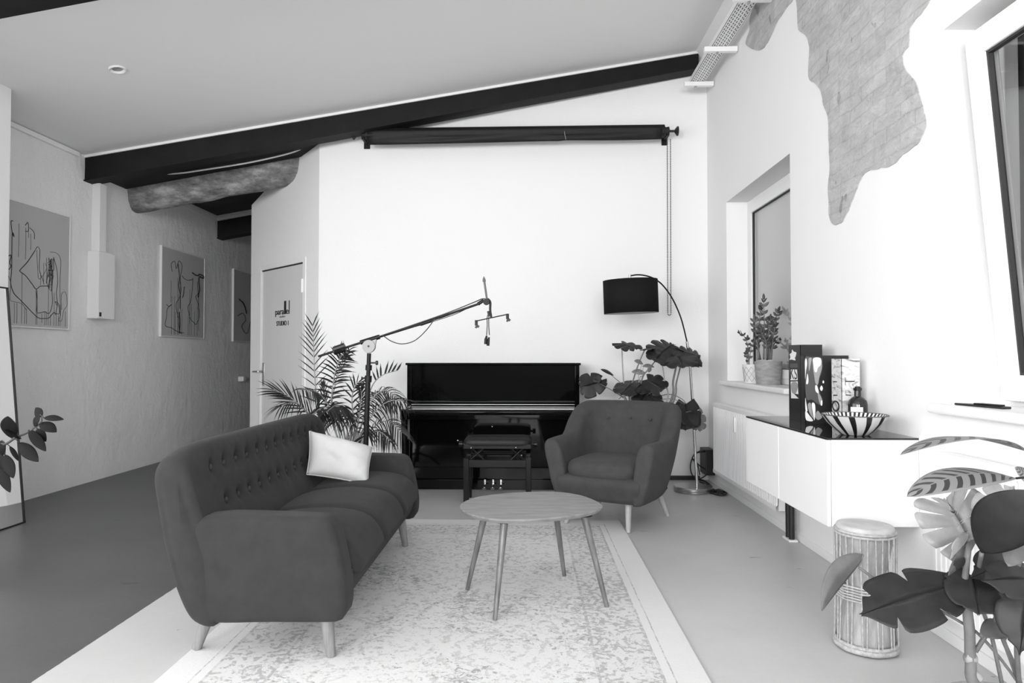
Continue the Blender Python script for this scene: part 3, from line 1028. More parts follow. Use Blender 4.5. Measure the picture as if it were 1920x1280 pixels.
# ------------------------------------------------------------------ piano bench
bench = thing('piano_bench', 'black padded piano bench standing in front of the piano', 'bench', (-.2, 5.72, 0))
bx0, bx1, by0, by1 = -.515, .035, 5.54, 5.86
sz0 = .535
mb = MB(); superpad(mb, (bx0 + bx1) / 2, (by0 + by1) / 2, (bx1 - bx0) / 2 + .003, (by1 - by0) / 2 + .003, sz0 - .085, sz0 + .005, n=60, e=14); mb.build('seat_pad', M['leather'], bench, angle=180)
mb = MB(); mb.box((bx0, by0, sz0 - .085), (bx1, by1, sz0 - .045)); mb.build('seat_frame', M['satin_black'], bench, bevel=.004, smooth=False)
mb = MB()
ab = .36
mb.box((bx0 + .03, by0 + .008, ab - .06), (bx1 - .03, by0 + .03, ab)); mb.box((bx0 + .03, by1 - .03, ab - .06), (bx1 - .03, by1 - .008, ab))
mb.box((bx0 + .008, by0 + .03, ab - .06), (bx0 + .03, by1 - .03, ab)); mb.box((bx1 - .03, by0 + .03, ab - .06), (bx1 - .008, by1 - .03, ab))
mb.box((bx0 + .03, by0 + .03, ab - .02), (bx1 - .03, by1 - .03, ab - .008))
mb.build('apron', M['satin_black'], bench, bevel=.003, smooth=False)
for lx, ly in ((bx0, by0), (bx1 - .044, by0), (bx0, by1 - .044), (bx1 - .044, by1 - .044)):
    mb = MB(); mb.box((lx, ly, 0), (lx + .044, ly + .044, ab + .012)); mb.build('leg', M['satin_black'], bench, bevel=.004, smooth=False)
mb = MB()
for sy in (by0 + .05, by1 - .05):
    for a, b_ in (((bx0 + .05, ab - .01), (bx0 + .17, sz0 - .08)), ((bx1 - .05, ab - .01), (bx1 - .17, sz0 - .08)), ((bx0 + .17, ab - .01), (bx0 + .06, sz0 - .08)), ((bx1 - .17, ab - .01), (bx1 - .06, sz0 - .08))):
        mb.tube([(a[0], sy, a[1]), (b_[0], sy, b_[1])], .009, 8)
mb.tube([(bx0 + .05, (by0 + by1) / 2, ab + .03), (bx1 - .05, (by0 + by1) / 2, ab + .03)], .007, 8)
mb.build('lifting_scissors', M['dark_metal'], bench)
for bxx, sg in ((bx0, -1), (bx1, 1)):
    mb = MB(); zk = sz0 - .065
    mb.tube([(bxx, (by0 + by1) / 2, zk), (bxx + sg * .02, (by0 + by1) / 2, zk), (bxx + sg * .021, (by0 + by1) / 2, zk), (bxx + sg * .05, (by0 + by1) / 2, zk)], [.01, .01, .026, .026], 16)
    mb.build('knob', M['satin_black'], bench)
for px, py in ((883.5, 839.5), (967.5, 839), (978, 853.5), (858.5, 825.5)):
    q = at(px, py, by0 - .001)
    mb = MB(); mb.ball(q, .007, 8, 6); mb.build('screw', M['chrome'], bench)

# ------------------------------------------------------------------ arc floor lamp
lb = flr(1300, 921)
lamp = thing('floor_lamp', 'arc floor lamp with black drum shade and chrome disc base', 'lamp', lb)
LY = lb.y
mb = MB(); mb.lathe([(.165, 0), (.168, .01), (.165, .016)], lb, 48); mb.lathe([(.168, .016), (.17, .022), (.17, .042), (.164, .05), (.02, .052)], lb, 48); mb.build('base', M['brushed'], lamp)
arc = [(1307, 921), (1301, 800), (1294, 690), (1288, 640), (1278, 600), (1266, 570), (1254, 549), (1240, 532), (1226, 522), (1212, 517), (1196, 515), (1181, 517)]
ap = []
for i, (x, y) in enumerate(arc):
    q = at(x, y, LY - .02 * max(0, i - 2))
    if i == 0: q.z = .045
    ap.append(q)
mb = MB(); mb.tube(catmull(ap[:4], 8), .0125, 12); mb.build('pole', M['chrome'], lamp)
mb = MB(); mb.tube(catmull(ap[3:], 8), .0065, 10); mb.build('arc_arm', M['dark_metal'], lamp)
tip = ap[-1]
mb = MB(); mb.tube([tip + V((0, 0, .012)), tip - V((0, 0, .05))], .011, 12); mb.tube([tip - V((0, 0, .05)), tip - V((0, 0, .12))], .02, 12); mb.build('socket', M['brushed'], lamp)
sc_ = at(1182.5, 556, tip.y)
SM = Matrix.Translation(sc_) @ Matrix.Rotation(R(-2.0), 4, 'Y') @ Matrix.Rotation(R(1.0), 4, 'X')
mb = MB()
sr, sh = .234, .288
def cring(r, z): return [SM @ V((r * math.cos(2 * PI * k / 64), r * math.sin(2 * PI * k / 64), z)) for k in range(64)]
mb.loft([cring(sr, -sh / 2), cring(sr, sh / 2)], False, False)
sh_o = mb.build('lamp_shade', M['shade'], lamp, solid=.003)
mb = MB(); mb.loft([cring(sr - .004, -sh / 2 + .001), cring(sr - .004, sh / 2 - .001)], False, False); mb.build('shade_lining', M['shade_in'], sh_o, solid=.001)
mb = MB()
for k in range(3):
    a = 2 * PI * k / 3 + .4
    mb.tube([SM @ V((0, 0, sh / 2 - .03)), SM @ V((sr * math.cos(a), sr * math.sin(a), sh / 2 - .008))], .003, 6)
mb.build('shade_spider', M['brushed'], sh_o)
mb = MB(); mb.ball(tip - V((0, 0, .16)), .045, 16, 10); mb.build('bulb', M['lamp_off'], lamp)

# ------------------------------------------------------------------ floating sideboard
CX, CY0, CY1, CZ0, CZ1 = 1.362, 3.14, 4.28, .428, .83
sb = thing('floating_sideboard', 'white wall-hung sideboard with black glass top beside the hand drum', 'sideboard', ((CX + XR) / 2, (CY0 + CY1) / 2, CZ0))
def sbox(name, a, c, m, bev=.003, parent=None):
    b = MB(); b.box(a, c); return b.build(name, m, parent or sb, smooth=False, bevel=bev)
sbox('cabinet_body', (CX + .02, CY0, CZ0), (XR - .001, CY1, CZ1 - .009), M['white_paint'])
ym = (CY0 + CY1) / 2 + .03
sbox('door', (CX, CY0, CZ0), (CX + .018, ym - .002, CZ1 - .010), M['white_paint'])
sbox('door', (CX, ym + .002, CZ0), (CX + .018, CY1, CZ1 - .010), M['white_paint'])
sbox('glass_top', (CX - .002, CY0 - .002, CZ1 - .008), (XR - .002, CY1 + .002, CZ1), M['glass_top'], .001)

# ------------------------------------------------------------------ radiators
def radiator(y0, y1, z0, z1, xf, label, valve):
    t = thing('radiator', label, 'radiator', ((xf + XR) / 2, (y0 + y1) / 2, z0))
    b = MB()
    n = int((y1 - y0) / .0333)
    w = (y1 - y0) / n
    pr = []
    for k in range(n):
        for f, dd in ((.0, .012), (.12, .0), (.62, .0), (.74, .012)):
            pr.append((y0 + (k + f) * w, xf + dd))
    pr.append((y1, xf + .012))
    rows = []
    for z, fl in ((z0, 1), (z0 + .03, 1), (z0 + .042, 0), (z1 - .042, 0), (z1 - .03, 1), (z1, 1)):
        rows.append([V((xf if fl else x, y, z)) for y, x in pr])
    b.loft(rows, False, False, False)
    b.build('front_panel', M['radiator'], t, smooth=False)
    b = MB(); b.box((xf + .02, y0, z0 + .002), (XR - .03, y1, z1 - .004)); b.build('radiator_body', M['radiator'], t, smooth=False)
    b = MB(); b.box((xf + .004, y0 - .004, z1 - .012), (XR - .025, y1 + .004, z1 + .006)); b.build('top_grille', M['radiator'], t, smooth=False, bevel=.005)
    for yy in (y0 + .2, y1 - .2):
        b = MB(); b.box((XR - .03, yy - .02, z0 + .1), (XR - .001, yy + .02, z1 - .1)); b.build('wall_bracket', M['radiator'], t, smooth=False)
    if valve:
        b = MB(); b.tube([(xf + .05, y0, z1 - .05), (xf + .05, y0 - .05, z1 - .05), (xf + .05, y0 - .051, z1 - .05), (xf + .05, y0 - .12, z1 - .05)], [.012, .012, .022, .02], 14); b.build('thermostat_valve', M['white_metal'], t)
        b = MB(); q = onx(1377, 796, xf - .004)
        b.box((xf - .012, q.y - .02, q.z - .062), (xf + .003, q.y + .02, q.z + .062)); b.build('heat_meter', M['white_metal'], t, bevel=.006, smooth=False)
    return t
radiator(4.68, 6.25, .152, .777, 1.685, 'white ribbed radiator under the closed window', True)
radiator(1.5, 2.9, .155, .80, 1.685, 'white ribbed radiator behind the large leafy plants', False)
pq = flr(1469, 1010)
pipes = thing('pipe_sleeve', 'pair of black radiator pipes rising from the floor under the sideboard', 'pipe', (pq.x, pq.y, 0))
for dy in (0, -.055):
    b = MB(); b.tube([(1.72, pq.y + dy, .01), (1.72, pq.y + dy, .245)], .018, 12); b.build('pipe', M['black_plastic'], pipes)
b = MB(); b.tube([(1.72, pq.y, .24), (1.72, pq.y, .265), (1.72, pq.y + .12, .275), (1.735, pq.y + .215, .275)], .011, 10); b.tube([(1.72, pq.y - .055, .24), (1.72, pq.y - .055, .425)], .011, 10); b.build('elbow_pipe', M['white_metal'], pipes)
b = MB(); b.box((1.69, pq.y - .09, 0), (1.75, pq.y + .035, .014)); b.build('floor_collar', M['white_metal'], pipes, bevel=.005, smooth=False)
# ------------------------------------------------------------------ things on the left wall
def picture(px0, ytop, ybot, label, W=.775, H=1.05, seed=1):
    q0 = onx(px0, ytop, XL + .03); q1 = onx(px0, ybot, XL + .03)
    y0 = q0.y; y1 = y0 + W; z1, z0 = q0.z, q1.z
    H = z1 - z0
    t = thing('picture', label, 'picture', (XL + .015, (y0 + y1) / 2, z0), 0, 'framed drip drawings on the left wall')
    b = MB(); frame_boxes(b, XL + .001, XL + .03, y0, y1, z0, z1, .012); b.build('picture_frame', M['frame_white'], t, smooth=False, bevel=.002)
    b = MB(); b.box((XL + .004, y0 + .01, z0 + .01), (XL + .024, y1 - .01, z1 - .01)); cv = b.build('artwork', M['art'], t, smooth=False)
    rnd = random.Random(seed)
    b = MB()
    X = XL + .0245
    def line(pts, r):
        b.tube([(X, y0 + W * (.04 + .92 * u), z0 + H * (.03 + .94 * v)) for u, v in pts], r, 5)
    return t, cv, b, line, rnd
t, cv, b, line, rnd = picture(12, 369, 612, 'drip drawing with looping black lines beside the white electrical box', seed=3)
cm = lambda pts, n=5: [(p.x, p.y) for p in catmull([V((x, y, 0)) for x, y in pts], n)]
# long dripping loops, read off the drawing
line(cm([(.07, .85), (.04, .84), (.06, .75), (.09, .72), (.06, .74), (.06, .45), (.05, .33), (.10, .25), (.2, .2), (.28, .16), (.4, .10), (.5, .06), (.6, .06), (.68, .07), (.76, .12), (.8, .1)]), .0035)
line(cm([(.0, .40), (.05, .33), (.04, .2), (.1, .18), (.22, .17), (.3, .12)]), .002)
line(cm([(.42, .64), (.30, .53), (.20, .46), (.19, .44), (.28, .41), (.38, .35), (.45, .31), (.52, .34), (.62, .35), (.66, .36), (.68, .46), (.67, .5), (.74, .5), (.74, .62)]), .0035)
line(cm([(.42, .64), (.46, .68), (.5, .66), (.5, .6), (.5, .48), (.56, .4), (.58, .36)]), .0025)
line(cm([(.45, .65), (.47, .5), (.5, .4), (.62, .5), (.6, .55)]), .002)
line(cm([(.45, .31), (.47, .2), (.47, .11), (.55, .11), (.6, .12), (.68, .11), (.73, .2), (.72, .34), (.74, .46)]), .003)
line(cm([(.68, .66), (.8, .66), (.87, .6), (.86, .4), (.87, .25), (.88, .1), (.84, .06), (.9, .05), (.94, .15), (1.0, .2), (.98, .3), (.94, .32), (.89, .28), (.9, .15)]), .002)
line(cm([(.74, .62), (.8, .52), (.82, .4), (.8, .3), (.82, .2), (.8, .12), (.86, .12), (.84, .2), (.78, .22), (.82, .18)]), .003)
for u, a, c in ((.16, .84, .56), (.27, .82, .55), (.35, .78, .64), (.31, .8, .74), (.22, .43, .0), (.45, .3, .0), (.47, .3, .0), (.52, .46, .35), (.57, .55, .37), (.62, .6, .37), (.66, .35, .0), (.6, .12, .0), (.63, .12, .0), (.55, .1, .02), (.76, .3, 0), (.8, .12, 0), (.84, .1, 0), (.87, .2, 0), (.97, .14, 0), (.11, .17, 0), (.15, .17, 0), (.27, .14, 0), (.3, .13, 0), (.7, .1, 0)):
    line([(u, a), (u + .004, (a + c) / 2), (u + .002, c)], .0018)
line(cm([(.26, .84), (.3, .87), (.31, .8), (.26, .79)]), .003); line(cm([(.33, .83), (.4, .8), (.41, .74)]), .003)
line(cm([(.0, .55), (.05, .56), (.03, .5), (.05, .47), (.02, .44)]), .004)
for q in range(9): line(cm([(.62 + rnd.random() * .12, .62 - rnd.random() * .3) for _ in range(4)]), .002)
b.build('ink_lines', M['art_ink'], cv)
t, cv, b, line, rnd = picture(304, 459, 631, 'drip drawing with tangled black lines on the dark part of the left wall', W=1.04, seed=5)
line(cm([(.2, .75), (.18, .84), (.26, .88), (.3, .8), (.36, .9), (.44, .85), (.4, .7), (.42, .55), (.38, .45), (.30, .36), (.36, .2), (.4, .05), (.5, .03)]), .004)
line(cm([(.44, .73), (.5, .7), (.6, .69), (.7, .71), (.72, .72), (.7, .55), (.66, .42), (.6, .35), (.66, .22), (.76, .17), (.82, .15), (.9, .25), (.88, .4), (.8, .5), (.86, .55), (.84, .7)]), .004)
line(cm([(.08, .35), (.14, .33), (.2, .36), (.1, .3), (.08, .2), (.06, .1), (.2, .08), (.3, .05), (.45, .02)]), .004)
line(cm([(.7, .8), (.78, .78), (.86, .78), (.9, .8), (1.0, .79), (1.0, .76), (.9, .77), (.88, .7), (.9, .6), (.86, .5)]), .009)
line(cm([(.34, .86), (.38, .7), (.36, .6), (.4, .5)]), .006); line(cm([(.38, .28), (.4, .15), (.39, .02)]), .009); line(cm([(.5, .6), (.48, .5), (.46, .46)]), .006)
for q in range(22):
    u = .18 + rnd.random() * .75; a = .25 + rnd.random() * .45
    line([(u, a), (u, a - .2 - rnd.random() * .3 if a > .5 else .0)], .0022)
b.build('ink_lines', M['art_ink'], cv)
t, cv, b, line, rnd = picture(439, 503, 640, 'drip drawing half hidden behind the corner of the angled white wall', W=1.04, seed=8)
line(cm([(.15, .6), (.3, .55), (.4, .45), (.42, .4)]), .012)
line(cm([(.1, .35), (.3, .4), (.4, .3), (.25, .2), (.45, .1), (.6, .3), (.8, .5)]), .005)
b.build('ink_lines', M['art_ink'], cv)

eb = thing('electrical_box', 'white electrical box with conduit on the left wall between two drawings', 'electrical box', (XL + .05, 6.52, 1.56))
z0_, z1_ = onx(186, 597, XL + .1).z, onx(186, 470, XL + .1).z
b = MB(); b.box((XL - .002, 6.39, z0_), (XL + .1, 6.655, z1_)); bx = b.build('box_housing', M['white_paint'], eb, smooth=False, bevel=.004)
b = MB(); b.box((XL + .1, 6.397, z0_ + .004), (XL + .106, 6.648, z1_ - .004)); b.build('box_cover', M['white_paint'], eb, smooth=False, bevel=.002)
b = MB(); b.box((XL + .1065, 6.41, z0_ + .02), (XL + .112, 6.435, z0_ + .06)); b.build('latch', M['black_plastic'], eb, smooth=False)
b = MB(); b.box((XL, 6.44, z1_), (XL + .08, 6.545, zc(XL) - .235)); b.build('conduit', M['white_paint'], eb, smooth=False, bevel=.003)
q = onx(455, 710, XL + .05)
wv = thing('wall_valve', 'small white valve with ribbed knob low on the dark corridor wall', 'valve', q)
b = MB(); b.box((XL, q.y - .04, q.z - .035), (XL + .08, q.y + .04, q.z + .035)); b.build('valve_body', M['white_paint'], wv, smooth=False, bevel=.006)
b = MB(); b.tube([(XL + .05, q.y + .04, q.z), (XL + .05, q.y + .07, q.z), (XL + .05, q.y + .0701, q.z), (XL + .05, q.y + .16, q.z)], [.02, .02, .03, .027], 12); b.build('knob', M['brushed'], wv)

# leaning mirror
mr = thing('leaning_mirror', 'tall thin framed mirror leaning on the pale wall at the left edge', 'mirror', (-3.66, 4.7, 0))
def mpt(u, v, d=0):     # u along the wall, v up the glass, d out of it
    base = V((-3.635, 4.35 + .535 * u, 0)); up = V((-.155, 0, 1.70))
    n = V((1.70, 0, .155)).normalized()
    return base + up * v + n * d
def mbx(b, u0, u1, v0, v1, d0, d1):
    P = [mpt(u, v, d) for d in (d0, d1) for v in (v0, v1) for u in (u0, u1)]
    v = b.vs(P)
    for f in ((0, 2, 3, 1), (4, 5, 7, 6), (0, 1, 5, 4), (2, 6, 7, 3), (0, 4, 6, 2), (1, 3, 7, 5)): b.face([v[i] for i in f])
b = MB(); mbx(b, .01, .99, .003, .997, -.01, .004); b.build('mirror_glass', M['mirror'], mr, smooth=False)
b = MB()
mbx(b, 0, .012, 0, 1, -.012, .012); mbx(b, .988, 1, 0, 1, -.012, .012); mbx(b, .012, .988, 0, .005, -.012, .012); mbx(b, .012, .988, .995, 1, -.012, .012)
b.build('mirror_frame', M['dark_metal'], mr, smooth=False)

# recessed ceiling light
d_ = ray(220, 129)
k_ = (3.1 - .178 * XL - CAM.z) / (d_.z - .178 * d_.x)
q = CAM + d_ * k_
cl = thing('ceiling_spotlight', 'small round spotlight in the pale sloping ceiling', 'ceiling light', q)
CMx = Matrix.Translation(q) @ Matrix.Rotation(-math.atan(.18), 4, 'Y')
b = MB(); b.lathe([(.036, -.002), (.055, -.012), (.058, -.004), (.058, .004)], (0, 0, 0), 28, CMx, False, False); b.build('trim_ring', M['white_paint'], cl, solid=.002)
b = MB(); b.lathe([(.036, -.003), (.03, .0), (.0005, -.001)], (0, 0, 0), 20, CMx, False, True); b.build('lamp_lens', M['grey_card'], cl)

# ------------------------------------------------------------------ backdrop roll over the piano
YR = 6.56
ra, rb_ = at(688, 253, YR), at(1245, 246, YR)
roll = thing('backdrop_roll', 'black paper backdrop roll hung on hooks high on the back wall', 'backdrop', (ra + rb_) / 2)
rad = .063
b = MB(); b.tube([ra, ra.lerp(rb_, .5), rb_], rad, 28); b.build('paper_roll', M['black_paper'], roll, angle=50)
dirn = (rb_ - ra).normalized()
b = MB()
rows = []
nseg = 40
for v in range(9):
    row = []
    for i in range(nseg + 1):
        u = i / nseg
        c = ra.lerp(rb_, .005 + .985 * u)
        cut = .09 if u < .66 else .083
        hgt = rad * .4 - (rad * .4 + cut + .022 * (1 - u) * .6 + .004 * math.sin(u * 9)) * v / 8
        yy = -rad * 1.02 if v < 3 else -rad * (1.02 - .05 * v) + .006 * math.sin(u * 14 + v)
        row.append(c + V((0, yy + (.012 if v == 8 else 0), hgt)))
    rows.append(row)
b.loft(rows, False, False, False); b.build('hanging_paper_edge', M['black_paper'], roll, angle=180, solid=.002)
b = MB()
q = ra.lerp(rb_, .667) + V((0, -rad * 1.0, -.045))
b.tube([q + V((-.004, -.004, .035)), q + V((0, -.006, 0)), q + V((.01, -.004, -.045))], .0025, 5); b.build('tape_edge', M['grey_card'], roll)
for p, sg in ((ra, -1), (rb_, 1)):
    hk = MB()
    hk.box((p.x + sg * .035 - .012, YR - .03, p.z - .05), (p.x + sg * .035 + .012, YB, p.z + .035))
    hk.box((p.x + sg * .035 - .03, YB - .015, p.z - .09), (p.x + sg * .035 + .03, YB, p.z + .06))
    h = hk.build('wall_hook', M['dark_metal'], roll, smooth=False, bevel=.004)
    ex = MB()
    ex.tube([p, p + dirn * sg * .05, p + dirn * sg * .05, p + dirn * sg * .10, p + dirn * sg * .105, p + dirn * sg * .125, p + dirn * sg * .135], [.045, .03, .012, .012, .02, .046, .046], 16)
    ex.build('tension_core', M['black_plastic'], roll, angle=40)
ch0 = at(1254, 262, YR - .03); ch1 = at(1255, 588, YR + .05)
b = MB()
nb = 105
for s_ in (-.015, .015):
    pts = [ch0.lerp(ch1, k / 20) + V((s_, 0, 0)) for k in range(21)]
    b.tube(pts, .0018, 4)
    for k in range(0, nb):
        q = ch0.lerp(ch1, k / nb) + V((s_, 0, 0))
        b.ball(q, .0066, 5, 4)
for k in range(9):
    a0, a1 = PI + PI * k / 9, PI + PI * (k + 1) / 9
    b.tube([ch1 + V((.015 * math.cos(a0), 0, .015 * math.sin(a0))), ch1 + V((.015 * math.cos(a1), 0, .015 * math.sin(a1)))], .004, 5)
b.build('bead_chain', M['dark_card'], roll)

# ------------------------------------------------------------------ cable tray at the top of the right wall
TZ0 = 3.80
tr = thing('cable_tray', 'perforated white cable tray on brackets high along the right wall', 'cable tray', (1.62, 3.5, TZ0))
b = MB()
b.box((1.555, .5, TZ0), (1.690, 6.50, TZ0 + .003)); b.box((1.555, .5, TZ0), (1.558, 6.52, TZ0 + .05)); b.box((1.687, .5, TZ0), (1.690, 6.52, TZ0 + .05))
b.mi = 1
y = 4.2
while y < 6.46:
    for i, xx in enumerate((1.572, 1.590, 1.614, 1.634, 1.658, 1.672)):
        yy = y + (.022 if i % 2 else 0)
        b.box((xx - .0035, yy, TZ0 - .0012), (xx + .0035, yy + .026, TZ0 + .0005))
    y += .046
b.build('perforated_channel', [M['white_metal'], M['grey_slot']], tr, smooth=False)
for yy in (6.45, 5.72, 4.9, 3.9):
    b = MB(); b.box((1.49, yy - .022, TZ0 - .045), (XR - .008, yy + .022, TZ0 - .003)); br_ = b.build('tray_bracket', M['white_metal'], tr, smooth=False, bevel=.004)
    b = MB(); b.tube([(1.60, yy, TZ0 - .06), (1.60, yy, TZ0 - .044)], .012, 10); b.build('bolt', M['brushed'], br_)

# cable sagging along the concrete beam
b = MB(); b.tube(catmull([at(275, 325, 6.8), at(330, 325, 6.8), at(390, 317, 6.8), at(470, 304, 6.8), at(540, 288, 6.8), at(572, 276, 6.8)], 8), .009, 8); b.build('ceiling_cable_mesh', M['white_paint']) if False else None
cab = b.build('cable', M['white_paint'], angle=180); set_origin(cab, at(420, 310, 6.8)); tag(cab, 'white cable sagging in front of the rough concrete beam', 'cable')

# ------------------------------------------------------------------ microphone boom stand
SYm = 5.0
def sp(x, y, dy=0.0): return at(x, y, SYm + dy)
foot = sp(686, 835); foot = V((foot.x - .01, SYm, 0))
ms = thing('microphone_stand', 'black boom microphone stand reaching across in front of the piano wall', 'microphone stand', foot)
b = MB()
for k in range(3):
    a = R(90 + 120 * k)
    b.tube([foot + V((0, 0, .16)), foot + V((.15 * math.cos(a), .15 * math.sin(a), .10)), foot + V((.26 * math.cos(a), .26 * math.sin(a), .013))], [.012, .012, .012], 8)
b.tube([foot + V((0, 0, .06)), foot + V((0, 0, .2))], .024, 12)
b.build('tripod_base', M['dark_metal'], ms)
pt = sp(692, 662)
b = MB(); b.tube([foot + V((0, 0, .06)), sp(687, 800), sp(690, 712)], .019, 14); b.build('lower_pole', M['dark_metal'], ms)
b = MB(); b.tube([sp(690, 716), pt], .0155, 12); b.tube([sp(690, 716), sp(691, 704)], .026, 14); b.tube([sp(691, 694), sp(691.5, 684)], .024, 12); b.build('upper_pole', M['dark_metal'], ms)
b = MB(); q = sp(692, 680); b.tube([q, q + V((.05, 0, 0)), q + V((.05, 0, 0)), q + V((.065, 0, 0))], [.006, .006, .016, .016], 10); b.build("clamp_knob", M["black_plastic"], ms); b = MB(); q = sp(690.5, 709); b.tube([q, q - V((.035, 0, 0)), q - V((.05, 0, 0))], [.006, .006, .014], 10); b.build('clamp_knob', M['black_plastic'], ms)
cq = sp(692, 649)
RX = Matrix.Rotation(R(90), 4, 'X')
b = MB(); b.lathe([(.046, -.018), (.048, -.012), (.048, .012), (.046, .018)], cq, 28, RX); b.prism([sp(684, 640, -.012), sp(706, 634, -.012), sp(702, 655, -.012), sp(686, 655, -.012)], (0, .024, 0)); cl_ = b.build('clutch_disc', mat('pale_grey_plastic', .3, .4), ms, angle=40)
b = MB(); b.lathe([(.008, -.022), (.008, .022)], cq, 12, RX); b.build('clutch_bolt', M['black_plastic'], cl_)
b = MB(); bt = [sp(597, 668), sp(690, 638), sp(780, 610), sp(850, 586), sp(896, 570)]
b.tube(bt, .0085, 10); b.tube([sp(676, 642), sp(712, 631)], .017, 10); b.tube([sp(788, 608), sp(808, 601)], .013, 10); b.tube([sp(822, 595), sp(842, 588)], .012, 10); b.build('boom_arm', M['dark_metal'], ms)
b = MB(); c0_, c1_ = sp(626, 659), sp(648, 652); b.tube([c0_, c1_], .026, 14)
b.tube([sp(626, 655, -.02), sp(646, 648, -.02)], .022, 10); b.build('counterweight', M['black_plastic'], ms)
b = MB()
for k in range(4):
    b.tube([c0_.lerp(c1_, .1 + .24 * k), c0_.lerp(c1_, .2 + .24 * k)], .031, 14)
b.build('weight_rings', M['dark_metal'], ms)
hq = sp(912, 566)
b = MB(); b.tube([sp(896, 570), sp(905, 564), hq], .013, 10); b.lathe([(.022, -.018), (.024, 0), (.022, .018)], hq, 16, RX); b.build('boom_joint', M['dark_metal'], ms)
b = MB(); b.tube([sp(913, 562), sp(908, 526)], .0075, 8); b.tube([sp(908, 528), sp(907.5, 524), sp(907, 518)], [.012, .011, .002], 8); b.build('extension_rod', M['ink_grey'], ms)
b = MB(); b.tube(catmull([sp(914, 560), sp(919, 566), sp(919, 580), sp(920, 592)], 5), .009, 8); b.tube([sp(916, 583), sp(918, 592)], .012, 8); b.tube([sp(920, 588), sp(921, 596)], .009, 8); b.build('shock_drop', M['black_plastic'], ms)
b = MB(); b.tube([sp(891, 602), sp(952, 589)], .004, 8); bar = b.build('stereo_bar', M['dark_metal'], ms)
for x, y in ((893, 602), (951.5, 590)):
    b = MB(); b.tube([sp(x, y - 2), sp(x, y + 8)], .011, 8); b.tube([sp(x + 1, y + 8), sp(x - 1, y + 13)], .007, 6); b.tube([sp(x + 1, y + 8), sp(x + 5, y + 11)], .009, 6); b.build('microphone_clip', M['black_plastic'], bar)
b = MB()
for x0_, x1_, e in ((914.5, 911, 0), (917.5, 916, .01)):
    b.tube(catmull([sp(917, 585, e), sp(x0_ - 1, 595, e), sp(x0_ - 1, 610, e), sp(x1_ + 1.5, 628, e)], 6), .0035, 6)
b.build('microphone_cable', M['black_plastic'], ms)
for x, y, e in ((911, 629, 0), (915.5, 632, .01)):
    b = MB(); b.tube([sp(x + 1.5, y, e), sp(x, y + 7, e), sp(x - .5, y + 16, e)], [.006, .011, .011], 10); b.build('cable_plug', M['dark_metal'], ms)
b = MB(); b.tube(catmull([sp(718, 629, -.01), sp(735, 640, -.02), sp(755, 644.5, -.03), sp(778, 638, -.03), sp(800, 618, -.02), sp(816, 596, -.01)], 8), .0035, 6); b.tube(catmull([sp(734, 624, .01), sp(800, 606, .01), sp(850, 590, .01), sp(872, 580, .01)], 4), .003, 6); b.tube(catmull([sp(706, 632, -.016), sp(780, 607, -.02), sp(840, 586, -.02), sp(890, 566, -.018), sp(905, 560, -.01), sp(916, 562, -.01)], 5), .004, 6); b.build('looped_cable', M['black_plastic'], ms)

# ------------------------------------------------------------------ corner clutter: power box, cables, duct
q0 = at(1317, 840, 6.62); q1 = at(1317, 887, 6.62)
pb = thing('power_box', 'black power supply box in the corner behind the floor lamp', 'power supply', (q0.x + .05, 6.65, q1.z))
b = MB(); b.box((q0.x, 6.5, q1.z), (1.775, YB, q0.z)); b.build('box_body', M['black_plastic'], pb, smooth=False, bevel=.006)
b = MB(); b.tube(catmull([at(1327, 845, 6.55), at(1315, 846, 6.5), at(1303, 850, 6.5), at(1296, 865, 6.5), at(1295, 880, 6.5), at(1300, 893, 6.5), at(1312, 897, 6.5), at(1324, 890, 6.5), at(1326, 882, 6.52), at(1312, 873, 6.52), at(1302, 862, 6.52), at(1298, 860, 6.5), at(1308, 872, 6.5), at(1312, 890, 6.5)], 8), .006, 6); b.build('coiled_cable', M['black_plastic'], pb)
b = MB(); b.tube([at(1327, 845, 6.56), at(1313, 846, 6.5), at(1306, 849, 6.5)], [.016, .012, .006], 8); b.build('plug', M['black_plastic'], pb)
b = MB(); b.box((.55, 6.69, 0), (1.68, YB, .04)); du = b.build('cable_duct', M['black_plastic'], smooth=False, bevel=.004); set_origin(du, (1.1, 6.72, 0)); tag(du, 'low black cable duct along the foot of the back wall', 'cable duct')
b = MB()
fz = lambda x, y, z=.012: flr(x, y, z)
b.tube(catmull([fz(1308, 898), fz(1322, 902), fz(1334, 912), fz(1336, 920), fz(1348, 918), fz(1362, 924), fz(1356, 928), fz(1342, 926), fz(1334, 923), fz(1346, 921), fz(1358, 923)], 8), .009, 6)
b.tube(catmull([fz(1312, 903), fz(1325, 908), fz(1345, 922), fz(1352, 927)], 6), .008, 6)
b.box((flr(1344, 926).x, flr(1344, 926).y, .0), (flr(1344, 926).x + .06, flr(1344, 926).y + .045, .03))
fc = b.build('floor_cable', M['black_plastic'], smooth=True); set_origin(fc, flr(1345, 923)); tag(fc, 'tangled black power cable on the floor beside the lamp base', 'cable')

